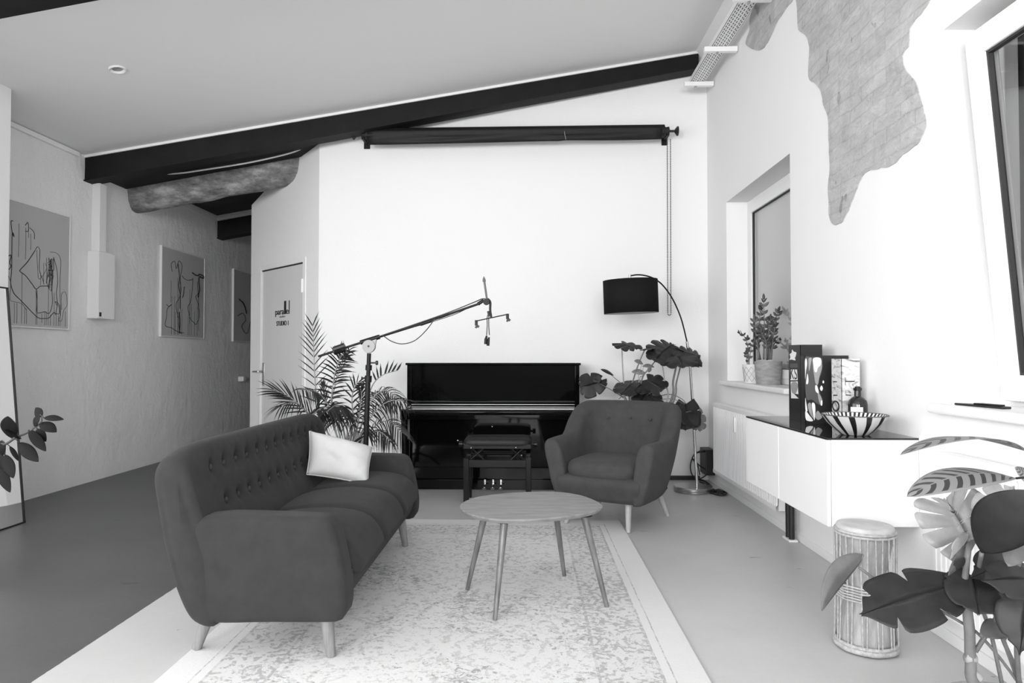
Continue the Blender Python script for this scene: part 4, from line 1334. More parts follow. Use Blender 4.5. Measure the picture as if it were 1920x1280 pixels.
# ------------------------------------------------------------------ on the sideboard
def upright(name, label, cat, x0, x1, y0, y1, h, spine, cover, top=None, group=None):
    t = thing(name, label, cat, ((x0 + x1) / 2, (y0 + y1) / 2, CZ1), 0, group)
    b = MB(); b.box((x0 + .002, y0 + .002, CZ1), (x1 - .002, y1 - .002, CZ1 + h - .001)); b.build('block', M['white_card'] if top is None else top, t, smooth=False)
    b = MB(); b.box((x0, y0, CZ1), (x0 + .0025, y1, CZ1 + h)); sp_ = b.build('spine', spine, t, smooth=False)
    b = MB(); b.box((x0, y0, CZ1), (x1, y0 + .0025, CZ1 + h)); cv = b.build('cover', cover, t, smooth=False)
    return t, sp_, cv
def on_cover(parent, name, m, y, pts, d=.0006):
    b = MB(); b.prism([V((x, y, z)) for x, z in pts], (0, -d, 0)); return b.build(name, m, parent, smooth=False)
def on_spine(parent, name, m, x, pts, d=.0006):
    b = MB(); b.prism([V((x, y, z)) for y, z in pts], (-d, 0, 0)); return b.build(name, m, parent, smooth=False)
HK = 'large art books standing on the sideboard'
# tallest: black with white shapes down the spine
bx_ = 1.565
y0, y1 = 3.945, 4.118
t1, s1, c1_ = upright('art_book', 'tallest black art book with white shapes on its spine', 'book', bx_, 1.69, y0, y1, .437, M['black_card'], M['black_card'], M['black_card'], HK)
def sq(px, py): p = onx(px, py, 1.5645); return (max(3.947, min(4.116, p.y)), p.z)
def z2(x, y): return 1460 + x / 6.4, 630 + y / 6.4
def curve2(pts, n=4): return [(p.x, p.y) for p in catmull([V((x, y, 0)) for x, y in pts], n, True)]
on_spine(s1, 'spine_flower', M['white_card'], bx_, curve2([sq(*z2(*p)) for p in ((160, 160), (180, 185), (210, 195), (205, 235), (195, 260), (200, 290), (175, 285), (150, 280), (130, 285), (140, 250), (132, 215), (155, 200))]))
on_spine(s1, 'spine_panel', M['white_card'], bx_, [sq(*z2(*p)) for p in ((137, 400), (220, 397), (238, 748), (150, 745))])
on_spine(s1, 'spine_panel_shape', M['grey_card'], bx_ - .0006, curve2([sq(*z2(*p)) for p in ((150, 570), (180, 545), (215, 555), (232, 590), (225, 640), (200, 690), (165, 680), (150, 630))]))
on_spine(s1, 'spine_panel_shape', M['black_card'], bx_ - .0006, [sq(*z2(*p)) for p in ((140, 530), (232, 528), (232, 540), (141, 545))])
on_spine(s1, 'spine_panel_shape', M['black_card'], bx_ - .0006, [sq(*z2(*p)) for p in ((185, 690), (236, 695), (238, 745))])
pS = onx(*z2(178, 515), bx_ - .0012)
text('spine_letters', 'KS', .098, pS - V(WM[s1].translation), (R(90), 0, R(-90)), M['black_card'], s1, .0004)
on_spine(s1, 'spine_band', M['dark_card'], bx_, [sq(*z2(*p)) for p in ((135, 330), (228, 325), (232, 375), (137, 385))])
# the painted one
bx_ = 1.532; y0 = 3.80
t2_, s2, c2_ = upright('art_book', 'black art book with flowing grey and white painted cover', 'book', bx_, 1.769, y0, 3.86, .375, M['black_card'], M['black_card'], M['black_card'], HK)
def cq2(px, py):
    p = at(px, py, y0); return (max(bx_ + .001, min(1.768, p.x)), max(CZ1 + .001, min(CZ1 + .374, p.z)))
def art(pts, m, d=.0006, nm='cover_shape'): on_cover(c2_, nm, m, y0, curve2([cq2(*z2(*p)) for p in pts]), d)
art([(285, 262), (400, 255), (510, 258), (522, 330), (515, 440), (480, 520), (470, 600), (500, 690), (525, 770), (510, 830), (450, 800), (400, 760), (340, 760), (305, 640), (292, 480)], M['dark_card'], .0004)
art([(412, 265), (500, 262), (520, 340), (515, 400), (490, 480), (470, 580), (440, 560), (425, 470), (412, 380)], M['grey_card'], .0008)
art([(415, 268), (498, 265), (505, 340), (470, 380), (455, 430), (430, 420), (418, 340)], M['white_card'], .0011)
art([(292, 300), (330, 268), (340, 330), (325, 430), (305, 520), (296, 420)], M['white_card'], .0008)
art([(360, 268), (395, 262), (385, 330), (365, 420), (358, 340)], M['grey_card'], .0008)
art([(345, 450), (356, 520), (350, 570), (330, 570), (335, 510)], M['white_card'], .001)
art([(440, 590), (462, 600), (480, 680), (455, 675), (438, 640)], M['white_card'], .001)
art([(470, 680), (510, 730), (524, 800), (505, 828), (480, 770)], M['grey_card'], .0008)
art([(505, 780), (523, 770), (522, 825), (508, 830)], M['white_card'], .001)
art([(535, 530), (546, 550), (535, 568), (525, 550)], M['white_card'], .0008)
art([(512, 592), (530, 625), (515, 658), (495, 630)], M['white_card'], .0008)
art([(308, 740), (330, 800), (345, 895), (318, 880)], M['white_card'], .0008)
art([(318, 895), (360, 940), (412, 1015), (330, 1005)], M['white_card'], .0008)
art([(350, 820), (385, 805), (400, 920), (415, 985), (370, 920)], M['grey_card'], .0008)
art([(398, 805), (432, 812), (440, 900), (428, 1010), (405, 900)], M['white_card'], .0008)
art([(465, 895), (500, 930), (520, 975), (470, 1005), (438, 960)], M['grey_card'], .0008)
# the pale one in front
M['marble'] = mat('marbled_print', .6, .5)
g = G(M['marble'])
g.color(g.ramp(g.noise(7, 5, .6, vec=g.map((1, 1, 2.2), rot=(0, R(35), 0)), dist=2.0), (.33, .06), (.42, .45), (.5, .72), (.62, .5)))
bx_ = 1.64; y0 = 3.60
t3, s3, c3_ = upright('art_book', 'pale marbled art book behind the dark bottle', 'book', bx_, 1.735, y0, 3.715, .357, M['marble'], M['marble'], M['white_card'], HK)
def cq3(px, py):
    p = at(px, py, y0); return (max(bx_ + .001, min(1.734, p.x)), p.z)
for P in ([(800, 535), (912, 535), (912, 548), (800, 548)], [(797, 495), (803, 495), (803, 590), (797, 590)], [(805, 700), (870, 702), (870, 713), (805, 711)], [(803, 655), (808, 655), (808, 712), (803, 712)]):
    on_cover(c3_, 'cover_rule', M['black_card'], y0, [cq3(*z2(*p)) for p in P])
def sq3(px, py): p = onx(px, py, bx_ - .0005); return (max(3.602, min(3.713, p.y)), p.z)
for P in ([(650, 540), (696, 540), (696, 553), (650, 553)], [(655, 703), (705, 703), (705, 716), (655, 716)]):
    on_spine(s3, 'spine_rule', M['black_card'], bx_, [sq3(*z2(*p)) for p in P])
b = MB(); ctr = sq3(*z2(686, 838)); ob = []
for k in range(24):
    a0, a1 = 2 * PI * k / 24, 2 * PI * (k + 1) / 24
    ob.append(V((bx_ - .0005, ctr[0] + .038 * math.cos(a0), ctr[1] + .025 * math.sin(a0))))
b.tube(ob + [ob[0]], .005, 6); b.build('spine_ring', M['black_card'], s3)

bt_ = thing('bottle', 'dark glass apothecary bottle with pale label behind the striped bowl', 'bottle', (1.682, 3.515, CZ1))
c_ = (1.682, 3.515, CZ1)
b = MB(); b.lathe([(.040, 0), (.046, .006), (.046, .125), (.042, .145), (.028, .160), (.0165, .168), (.0155, .195), (.02, .197), (.021, .21), (.014, .212)], c_, 32); b.build('bottle_body', M['bottle'], bt_)
b = MB(); b.lathe([(.013, .205), (.0135, .216), (.006, .218)], c_, 16); b.build('stopper', M['black_plastic'], bt_)
b = MB()
arcp = [R(200 + 75 * k / 12) for k in range(13)]
b.loft([[V((c_[0] + .0468 * math.cos(a), c_[1] + .0468 * math.sin(a), CZ1 + z)) for a in arcp] for z in (.025, .115)], False, False, False); b.build('paper_label', M['white_card'], bt_, solid=.0006)

bc = (1.552, 3.275, CZ1)
M['zebra'] = mat('striped_bowl_glaze', .6, .3)
g = G(M['zebra']); s = g.xyz()
ang = g.m('ARCTAN2', s[1], s[0])
stv = g.m('SINE', g.m('ADD', g.m('MULTIPLY', ang, 12), g.m('MULTIPLY', s[2], 18)))
g.color(g.mix(g.m('GREATER_THAN', stv, .45), .55, .01))
M['zebra_in'] = mat('striped_bowl_inside', .6, .35)
g = G(M['zebra_in']); s = g.xyz()
ang = g.m('ARCTAN2', s[1], s[0])
stv = g.m('SINE', g.m('ADD', g.m('MULTIPLY', ang, 44), g.m('MULTIPLY', s[2], 25)))
g.color(g.mix(g.m('GREATER_THAN', stv, .0), .7, .01))
bw_ = thing('bowl', 'black and white striped bowl on the black glass top', 'bowl', bc)
def lring(r, z, n=64): return [V((bc[0] + r * math.cos(2 * PI * k / n), bc[1] + r * math.sin(2 * PI * k / n), CZ1 + z)) for k in range(n)]
b = MB(); b.loft([lring(r, z) for r, z in ((.055, .0), (.065, .003), (.095, .03), (.122, .058), (.143, .09), (.145, .094))], True, False); b.build('bowl_outside', M['zebra'], bw_, angle=180)
b = MB(); b.loft([lring(r, z) for r, z in ((.145, .094), (.141, .095), (.137, .09), (.115, .058), (.09, .034), (.05, .012), (.002, .009))], False, True); b.build('bowl_inside', M['zebra_in'], bw_, angle=180)
b = MB(); b.tube(lring(.143, .0945) + [lring(.143, .0945)[0]], .0028, 6); b.build('rim', M['dark_card'], bw_)

# ------------------------------------------------------------------ the other sill: thin black case
q0, q1 = onx(1806, 746, 1.80), onx(1880, 746, 1.80)
cs = thing('glasses_case', 'thin flat black case lying on the right window sill', 'case', ((1.80), (q0.y + q1.y) / 2, 1.0))
b = MB(); b.prism([V((1.762, q0.y + .0, 1.0)), V((1.80, q1.y, 1.0)), V((1.84, q1.y + .01, 1.0)), V((1.83, q0.y - .03, 1.0))], (0, 0, .009)); b.build('case_body', M['black_plastic'], cs, smooth=False, bevel=.003)
b = MB(); b.prism([V((1.78, (q0.y * .6 + q1.y * .4), 1.009)), V((1.80, q1.y + .02, 1.009)), V((1.83, q1.y + .03, 1.009)), V((1.82, (q0.y * .6 + q1.y * .4), 1.009))], (0, 0, .006)); b.build('case_flap', M['dark_metal'], cs, smooth=False, bevel=.002)

# ------------------------------------------------------------------ rope-tuned hand drum
dq = flr(1624, 1213)
DR, DH = .118, .505
dc = V((dq.x, dq.y, 0))
drum = thing('hand_drum', 'pale rope laced hand drum standing on the floor before the sideboard', 'drum', dc)
b = MB(); b.lathe([(.105, .02), (.107, .05), (.098, .13), (.076, .21), (.066, .25), (.07, .29), (.088, .36), (.100, .43), (.103, DH - .012)], dc, 48); b.build('drum_shell', M['drum_body'], drum, angle=180)
b = MB(); b.lathe([(.108, DH - .03), (.110, DH - .008), (.106, DH - .001), (.09, DH), (.001, DH + .001)], dc, 48, None, False); b.build('drum_head', M['drum_skin'], drum, angle=60)
def torus(b, R_, z, r, n=64, wob=0.0):
    pts = [dc + V((R_ * math.cos(2 * PI * k / n) * (1 + wob * math.sin(k * 7)), R_ * math.sin(2 * PI * k / n) * (1 + wob * math.sin(k * 7)), z + wob * .06 * math.cos(k * 5))) for k in range(n + 1)]
    b.tube(pts, r, 8)
b = MB(); torus(b, .112, DH - .022, .0065); torus(b, .113, DH - .034, .0055); b.build('top_hoop', M['rope'], drum, angle=180)
b = MB(); torus(b, .113, .016, .012, 64, .012); torus(b, .114, .032, .008); b.build('bottom_hoop', M['rope'], drum, angle=180)
b = MB()
nr_ = 26
for k in range(nr_):
    a0 = 2 * PI * k / nr_
    a1 = a0 + PI / nr_ * (1 if k % 2 else -1) * .5
    b.tube([dc + V((.117 * math.cos(a0), .117 * math.sin(a0), DH - .028)), dc + V((.1135 * math.cos((a0 + a1) / 2), .1135 * math.sin((a0 + a1) / 2), DH * .5)), dc + V((.119 * math.cos(a1), .119 * math.sin(a1), .026))], .0028, 5)
b.build('rope_lacing', M['rope'], drum)
b = MB()
for i in range(6):
    torus(b, .1165, .215 + i * .011, .0035, 48, .02)
b.build('rope_belt', M['rope'], drum, angle=180)
# ------------------------------------------------------------------ plants
def basis(att, tip, nrm):
    D = tip - att
    L = D.length
    d = D / L
    n = V(nrm)
    n = (n - d * n.dot(d))
    n = n.normalized() if n.length > 1e-6 else V((0, 0, 1))
    return L, d, n, d.cross(n)


def mleaf(mb, att, tip, nrm, W, nd=.55, lobes=4, fold=.15, droop=.12, back=1.0, cup=0.0, ph=.5, th0=158, th1=22, tf=.45):
    """split-leaf: heart-shaped blade, side lobes parted by slits"""
    L, d, n, s = basis(att, tip, nrm)
    nt, ns = 12 * lobes + 6, 6
    mid = [mb.bm.verts.new(att + d * L * (i / nt) - n * droop * L * (i / nt) ** 2 + n * 0.0) for i in range(nt + 1)]
    for sd in (1, -1):
        prev = None
        for i in range(nt + 1):
            t = i / nt
            th = R(th0) * (1 - t) ** 1.15 + R(th1) * t ** .9
            lv = W * .5 * (0.80 * back + (1.12 - .80 * back) * smoothstep(0, .35, t)) * (1 - smoothstep(tf, 1.0, t) * .93)
            f = (t * lobes * .98 + ph + (.0 if sd > 0 else .17)) % 1.0
            pulse = math.exp(-((f - .5) / .05) ** 2) * smoothstep(.10, .2, t) * (1 - smoothstep(.86, .95, t))
            lv *= 1 - nd * pulse
            lv *= 1 - (.07 * math.exp(-((f - .5) / .25) ** 2) if nd > .3 else 0)
            row = [mid[i]]
            for j in range(1, ns + 1):
                q = j / ns
                lat = lv * q
                p = att + d * (L * t + math.cos(th) * lat) + s * (sd * math.sin(th) * lat)
                al = L * t + math.cos(th) * lat
                p = p - n * (droop * L * max(0, al / L) ** 2) - n * (fold * lat) - n * (cup * lat * lat / W) + n * (.02 * W * math.sin(t * lobes * 2 * PI) * q)
                row.append(mb.bm.verts.new(p))
            if prev:
                for j in range(ns):
                    mb.face([prev[j], prev[j + 1], row[j + 1], row[j]])
            prev = row


def oleaf(mb, att, tip, nrm, W, bend=(0, 0, 0), fold=.12, p=1.0, nt=14, ns=4, curl=0.0, uv=None, wave=0.0):
    """simple oval blade on a bent midrib"""
    L, d, n, s = basis(att, tip, nrm)
    B = V(bend)
    rows = []
    for i in range(nt + 1):
        t = i / nt
        m = att.lerp(tip, t) + B * (4 * t * (1 - t))
        w = W * .5 * max(.004, (math.sin(PI * min(1, max(0, t)) ** p)) ** .75)
        row = []
        for j in range(-ns, ns + 1):
            q = j / ns
            vtx = mb.bm.verts.new(m + s * (w * q) - n * (fold * w * abs(q) + curl * w * q * q) + n * (wave * W * math.sin(t * 17) * abs(q)))
            if uv is not None: uv[vtx] = (t, q)
            row.append(vtx)
        rows.append(row)
    for a, b in zip(rows, rows[1:]):
        for j in range(2 * ns):
            mb.face([a[j], a[j + 1], b[j + 1], b[j]])


def stem(mb, pts, r, n=7):
    c = catmull(pts, 6)
    if isinstance(r, tuple):
        r = [r[0] + (r[1] - r[0]) * i / (len(c) - 1) for i in range(len(c))]
    mb.tube(c, r, n)


def pot(parent, c, r0, r1, h, m, name='pot', z=0.0):
    b = MB()
    b.lathe([(r0 * .96, z), (r0, z + .008), (r1 * .985, z + h - .02), (r1, z + h - .012), (r1, z + h), (r1 - .012, z + h), (r1 - .014, z + h - .03), (r0 - .012, z + .02)], (c[0], c[1], 0), 36, None, True, True)
    o = b.build(name, m, parent, angle=40)
    b = MB(); b.lathe([(r1 - .013, z + h - .028), (.5 * r1, z + h - .022), (.002, z + h - .018)], (c[0], c[1], 0), 24, None, False, True); b.build('soil', M['soil'], parent, angle=180)
    return o

# ---- palm behind the sofa
pc_ = V((-1.40, 5.42, 0))
palm = thing('potted_palm', 'tall feathery potted palm behind the sofa and microphone stand', 'potted plant', pc_)
pot(palm, pc_, .15, .19, .32, M['basket'])
lf, stm = MB(), MB()
rnd = random.Random(11)
def frond(px, n, ln, wd, dY=0.0, start=.25, droop=.35, nr=(0, -1, .15), up=1.0, side=(1, -1), ang=52, spread=1.0):
    pts = []
    m = len(px)
    for i, (x, y) in enumerate(px):
        pts.append(at(x, y, 5.42 + dY * (i / (m - 1)) ** 1.3))
    base = V((pc_.x + rnd.uniform(-.05, .05), pc_.y + rnd.uniform(-.04, .04), .30))
    C = catmull([base] + pts, 10)
    stm.tube(C, [.007 * (1 - .8 * i / len(C)) + .001 for i in range(len(C))], 6)
    C = catmull(pts, 14)
    k0 = int(len(C) * start)
    for a in range(n):
        t = a / (n - 1)
        i = min(len(C) - 2, int(k0 + (len(C) - 2 - k0) * t))
        p = C[i]; T = (C[i + 1] - C[i - 1]).normalized()
        nn = V(nr); nn = (nn - T * nn.dot(T)).normalized()
        S = T.cross(nn)
        l = ln * (.55 + .45 * math.sin(PI * (.15 + .75 * t))) * rnd.uniform(.88, 1.1)
        aa = R(ang + 8 - 26 * t)
        for sd in side:
            dd = (T * math.cos(aa) + S * sd * math.sin(aa) * spread + nn * rnd.uniform(-.12, .16)).normalized()
            cr = dd.cross(nn).normalized()
            tw = rnd.uniform(-.5, .5)
            cr = (cr * math.cos(tw) + nn * math.sin(tw)).normalized()
            rows = []
            for q in range(6):
                f = q / 5
                c = p + dd * l * f + V((0, 0, -1)) * droop * l * f * f
                w = wd * (.35 + .65 * math.sin(PI * min(1, f * .8 + .2))) * (1 - .85 * max(0, f - .6) / .4)
                rows.append([lf.bm.verts.new(c - cr * w / 2), lf.bm.verts.new(c - nn * w * .12), lf.bm.verts.new(c + cr * w / 2)])
            for A_, B_ in zip(rows, rows[1:]):
                lf.face([A_[0], A_[1], B_[1], B_[0]]); lf.face([A_[1], A_[2], B_[2], B_[1]])
frond([(634, 850), (598, 770), (590, 700), (588, 650), (586, 608)], 13, .19, .010, .05, .30, .10, ang=44)
frond([(640, 850), (622, 770), (626, 710), (636, 675), (648, 655)], 19, .17, .016, -.25, .22, .25, nr=(.3, -.8, .4), ang=62)
frond([(640, 850), (622, 770), (630, 715), (642, 680), (655, 655)], 17, .15, .012, .15, .3, .35, nr=(-.5, -.7, .4), ang=60)
frond([(640, 850), (606, 800), (575, 772), (545, 745), (512, 730)], 13, .22, .012, -.25, .42, .15, nr=(.1, -.75, .6), ang=34)
frond([(640, 850), (600, 810), (572, 770), (552, 755), (528, 760)], 11, .20, .011, -.35, .45, .55, nr=(0, -.5, .8), ang=40)
frond([(645, 850), (630, 790), (606, 745), (585, 732), (566, 730)], 18, .16, .014, -.4, .25, .7, nr=(.2, -.6, .7), ang=64)
frond([(650, 850), (640, 790), (622, 765), (602, 765), (586, 778)], 20, .17, .018, -.55, .25, .9, nr=(0, -.5, .8), ang=66)
frond([(652, 850), (650, 790), (642, 765), (630, 760), (612, 772)], 20, .16, .018, -.6, .25, 1.0, nr=(0, -.5, .8), ang=70)
frond([(655, 850), (658, 800), (652, 772), (640, 766), (628, 790)], 16, .15, .016, -.5, .25, 1.0, nr=(.3, -.5, .8), ang=70)
frond([(660, 850), (680, 790), (700, 745), (725, 732), (752, 752)], 17, .19, .010, -.1, .35, .85, nr=(0, -.7, .6), ang=60)
frond([(658, 850), (668, 790), (684, 752), (702, 738), (722, 735)], 18, .16, .011, .25, .25, .9, nr=(-.1, -.8, .5), ang=65)
frond([(660, 850), (678, 810), (705, 770), (730, 752), (758, 752)], 15, .19, .011, -.2, .3, .55, nr=(0, -.6, .7), ang=55)
frond([(662, 850), (684, 820), (708, 795), (732, 790), (752, 810)], 15, .18, .010, -.2, .3, .75, nr=(0, -.7, .6), ang=52)
frond([(664, 850), (690, 815), (705, 808), (720, 814), (730, 826)], 11, .15, .012, -.3, .35, .75, nr=(.2, -.7, .6), ang=38)
frond([(660, 850), (680, 790), (696, 728), (716, 704), (746, 694)], 7, .11, .016, .1, .62, -.1, nr=(0, -.9, .3), ang=58, side=(-1,))
frond([(655, 850), (662, 790), (660, 745), (668, 720), (680, 716)], 11, .14, .013, -.15, .3, .2, nr=(.3, -.8, .4), ang=40)
frond([(655, 850), (670, 800), (676, 760), (678, 740), (676, 728)], 16, .13, .013, .0, .2, .3, nr=(-.6, -.6, .4), ang=55)
frond([(645, 850), (625, 800), (612, 760), (608, 735), (606, 722)], 6, .10, .010, .1, .55, .0, nr=(0, -.9, .3), ang=25)
frond([(664, 850), (678, 815), (690, 800), (688, 815), (664, 832)], 7, .14, .015, -.35, .4, .3, nr=(.4, -.7, .5), ang=35)
for k in range(10):
    x = 640 + k * 4.2
    stm.tube(catmull([V((pc_.x + rnd.uniform(-.06, .06), pc_.y + rnd.uniform(-.06, .06), .30)), at(x, 850, 5.4), at(x + rnd.uniform(2, 14), 815 + rnd.uniform(-10, 10), 5.4)], 5), .006, 6)
lf.norecalc = True
lf.build('fronds', M['leaf_palm'], palm, angle=180)['kind'] = 'stuff'
stm.build('stems', M['stem_pale'], palm, angle=180)['kind'] = 'stuff'

# ---- monstera behind the armchair
mc = V((1.02, 6.12, 0))
mon = thing('potted_monstera', 'potted monstera with long bare stems behind the dark armchair', 'potted plant', mc)
pot(mon, mc, .15, .18, .34, M['pot_grey'])
lf, ll, stm = MB(), MB(), MB()
m6 = 6.0 / 1280
def mo(x, y, dY=0.0): return at(x, y, 6.0 + dY)
def ml(b, a, t, W, nrm=(0, -1, .35), da=0, dt=0, **k):
    mleaf(b, mo(*a, da), mo(*t, dt), nrm, W * m6 * 1.08, th0=135, tf=.5, nd=k.pop('nd', .5) * .75, **k)
ml(lf, (1166, 643), (1194, 652), 46, (-.1, -.12, 1), .0, -.12, nd=.75, lobes=5, droop=.05, fold=.1)
ml(lf, (1210, 653), (1226, 650), 26, (0, -.3, 1), .05, -.05, nd=.5)
ml(lf, (1238, 662), (1262, 640), 62, (-.25, -.8, .55), .0, .1, nd=.7, lobes=5, droop=.15)
ml(lf, (1240, 661), (1230, 674), 40, (0, -.9, .5), .0, -.15, nd=.5, lobes=4, droop=.1)
ml(lf, (1270, 662), (1280, 672), 56, (-.1, -.6, .8), .05, -.25, nd=.6, lobes=4, droop=.25)
ml(lf, (1262, 652), (1285, 660), 40, (.1, -.4, .9), .1, .0, nd=.6, lobes=5, droop=.1)
ml(lf, (1284, 659), (1313, 664), 54, (.15, -.5, .85), .0, .0, nd=.8, lobes=6, droop=.2)
ml(lf, (1288, 662), (1300, 683), 40, (.2, -.9, .3), .0, -.15, nd=.3, lobes=3, droop=.1)
ml(lf, (1121, 717), (1088, 724), 44, (-.1, -.9, .45), .0, .0, nd=.5, lobes=3, droop=.12)
ml(lf, (1128, 712), (1122, 722), 24, (.3, -.9, .2), .0, .0, nd=.3)
oleaf(lf, mo(1151, 704), mo(1126, 692), (.3, -.5, .9), 14 * m6, (0, 0, .012), .2)
ml(lf, (1186, 717), (1166, 730), 42, (-.2, -.7, .7), .0, -.2, nd=.35, lobes=4, droop=.2)
ml(lf, (1208, 716), (1190, 724), 40, (0, -.6, .8), .05, -.15, nd=.35, lobes=4, droop=.2)
ml(lf, (1214, 711), (1242, 724), 44, (.1, -.8, .6), .0, -.1, nd=.4, lobes=4, droop=.25)
ml(lf, (1212, 736), (1198, 756), 36, (0, -.9, .4), .0, -.1, nd=.4)
ml(lf, (1218, 738), (1230, 757), 34, (.1, -.9, .4), .0, -.1, nd=.4)
ml(lf, (1286, 757), (1284, 803), 46, (-.35, -.85, .3), .05, -.1, nd=.35, lobes=3, droop=.1)
ml(lf, (1290, 760), (1302, 800), 38, (.3, -.85, .35), .05, -.1, nd=.35, lobes=3, droop=.1)
ml(ll, (1308, 772), (1315, 808), 30, (.35, -.9, .2), .05, .0, nd=.6, lobes=4, droop=.1)
oleaf(ll, mo(1211, 700), mo(1184, 697), (0, -.8, .6), 13 * m6, (0, 0, .01))
oleaf(ll, mo(1206, 683), mo(1189, 676), (0, -.8, .6), 10 * m6, (0, 0, .01))
oleaf(ll, mo(1204, 687), mo(1227, 688), (0, -.7, .7), 10 * m6, (0, 0, .012))
oleaf(ll, mo(1216, 698), mo(1220, 687), (.5, -.7, .3), 10 * m6)
top = V((mc.x, mc.y, .32))
def ms_(pts, r=.006, b=None): stem(b or stm, [top + V((rnd.uniform(-.08, .08), rnd.uniform(-.08, .06), 0))] + [mo(*p) for p in pts], (r * 1.3, r * .8))
stp = MB()
for pts, r, b in (([(1174, 760), (1170, 725), (1167, 680), (1166, 644)], .006, stp), ([(1180, 750), (1188, 710), (1198, 680), (1209, 655)], .006, stm), ([(1200, 740), (1205, 707), (1218, 690), (1233, 671)], .006, stm), ([(1250, 754), (1246, 715), (1242, 685), (1239, 664)], .0055, stp), ([(1257, 754), (1262, 715), (1267, 690), (1270, 664)], .009, stm), ([(1262, 754), (1268, 718), (1275, 690), (1282, 661)], .007, stm), ([(1176, 755), (1168, 745), (1150, 733), (1124, 719)], .0045, stm), ([(1178, 740), (1168, 722), (1152, 708), (1146, 703)], .003, stm), ([(1182, 755), (1184, 735), (1187, 719)], .006, stm), ([(1200, 755), (1204, 735), (1209, 717)], .006, stm), ([(1208, 755), (1216, 735), (1215, 714)], .006, stm), ([(1218, 758), (1229, 746), (1255, 739), (1277, 747), (1287, 757)], .004, stm), ([(1220, 762), (1235, 750), (1262, 748), (1284, 758)], .003, stm), ([(1205, 758), (1195, 745), (1170, 742), (1160, 748)], .004, stm), ([(1190, 758), (1193, 730), (1193, 715)], .004, stm), ([(1250, 790), (1290, 772), (1308, 773)], .004, stm), ([(1200, 720), (1204, 705), (1206, 688)], .003, stp), ([(1198, 720), (1199, 700), (1203, 684)], .003, stp)):
    ms_(pts, r, b)
for b in (lf, ll): b.norecalc = True
lf.build('foliage', M['leaf'], mon, angle=180, solid=.0012)
M['leaf_pale'] = mat('young_leaf', .19, .5, var=.2, scale=20)
ll.build('young_foliage', M['leaf_pale'], mon, angle=180, solid=.001, label='paler young leaves')
stm.build('stems', M['stem'], mon, angle=180); stp.build('pale_stems', M['stem_pale'], mon, angle=180)

# ---- two plants on the window sill
M['leaf_zz'] = mat('waxy_leaf', .07, .45, var=.45, scale=25)
def zzstem(b, bs, pts, Y, n, ln, wd, r=.006):
    C = catmull([at(x, y, Y + e) for x, y, e in pts], 12)
    bs.tube(C, [r * (1.25 - .9 * i / len(C)) for i in range(len(C))], 7)
    for a in range(n):
        t = .30 + .70 * a / (n - 1)
        i = min(len(C) - 2, int((len(C) - 1) * t)); p = C[i]; T = (C[i + 1] - C[i - 1]).normalized()
        f = V((rnd.uniform(-.9, .9), -1, rnd.uniform(0, .6))); f = (f - T * f.dot(T)).normalized(); S = T.cross(f)
        for sd in (1, -1):
            dd = (T * .75 + S * sd * .75 + f * rnd.uniform(-.1, .3)).normalized()
            oleaf(b, p, p + dd * ln * rnd.uniform(.8, 1.1), f + S * sd * rnd.uniform(-.3, .5), wd, (0, 0, 0), .15, .8, 6, 2)
    p = C[-1]; oleaf(b, p, p + (C[-1] - C[-3]).normalized() * ln, (0, -1, .3), wd, (0, 0, 0), .15, .8, 6, 2)
gp = V((1.85, 5.28, .985))
zz = thing('potted_plant', 'waxy leaved potted plant in the large grey cement pot on the sill', 'potted plant', gp, 0, 'plants on the window sill')
pot(zz, gp, .088, .102, .178, M['pot_grey'], z=.985)
lf, stm = MB(), MB()
for pts, n in (([(1432, 674, 0), (1433, 615, 0), (1432, 562, 0)], 7), ([(1426, 674, 0), (1419, 640, -.02), (1415, 600, -.02)], 6), ([(1442, 674, 0), (1448, 620, 0), (1459, 584, .05)], 7), ([(1446, 674, -.03), (1449, 640, -.05), (1453, 612, -.06)], 6), ([(1422, 674, -.02), (1423, 620, .02), (1426, 578, .05)], 6), ([(1437, 674, -.05), (1436, 640, -.08), (1426, 622, -.1)], 5), ([(1440, 674, .03), (1441, 630, .0), (1444, 600, .0)], 6), ([(1438, 674, .05), (1455, 640, .15), (1478, 628, .25)], 5)):
    zzstem(lf, stm, pts, 5.28, n, .052, .022)
lf.norecalc = True
lf.build('foliage', M['leaf_zz'], zz, angle=180, solid=.001); stm.build('stems', M['stem'], zz, angle=180)
wp = V((1.845, 5.60, .985))
wz = thing('potted_plant', 'small spindly plant in the white patterned pot on the sill', 'potted plant', wp, 0, 'plants on the window sill')
po = pot(wz, wp, .072, .088, .15, M['pot_white'], z=.985)
b = MB()
for k in range(12):
    for e in (1, -1):
        a0 = 2 * PI * k / 12
        pts = []
        for q in range(9):
            f = q / 8; a = a0 + e * f * PI / 3; r = .0735 + .0135 * f + .001
            pts.append(wp + V((r * math.cos(a), r * math.sin(a), .012 + .118 * f)))
        b.tube(pts, .0012, 4)
b.build('pot_pattern', M['grey_card'], po, angle=180)
lf, stm = MB(), MB()
for pts, n in (([(1404, 690, 0), (1402, 650, 0), (1394, 628, -.02), (1387, 624, -.05)], 5), ([(1403, 690, 0), (1407, 660, 0), (1412, 640, 0)], 4), ([(1405, 690, 0), (1403, 660, 0), (1402, 635, 0)], 4), ([(1402, 690, 0), (1400, 672, 0), (1399, 664, 0)], 3)):
    zzstem(lf, stm, pts, 5.60, n, .034, .018, .0035)
lf.norecalc = True
lf.build('foliage', M['leaf_zz'], wz, angle=180, solid=.001); stm.build('stems', M['stem'], wz, angle=180)

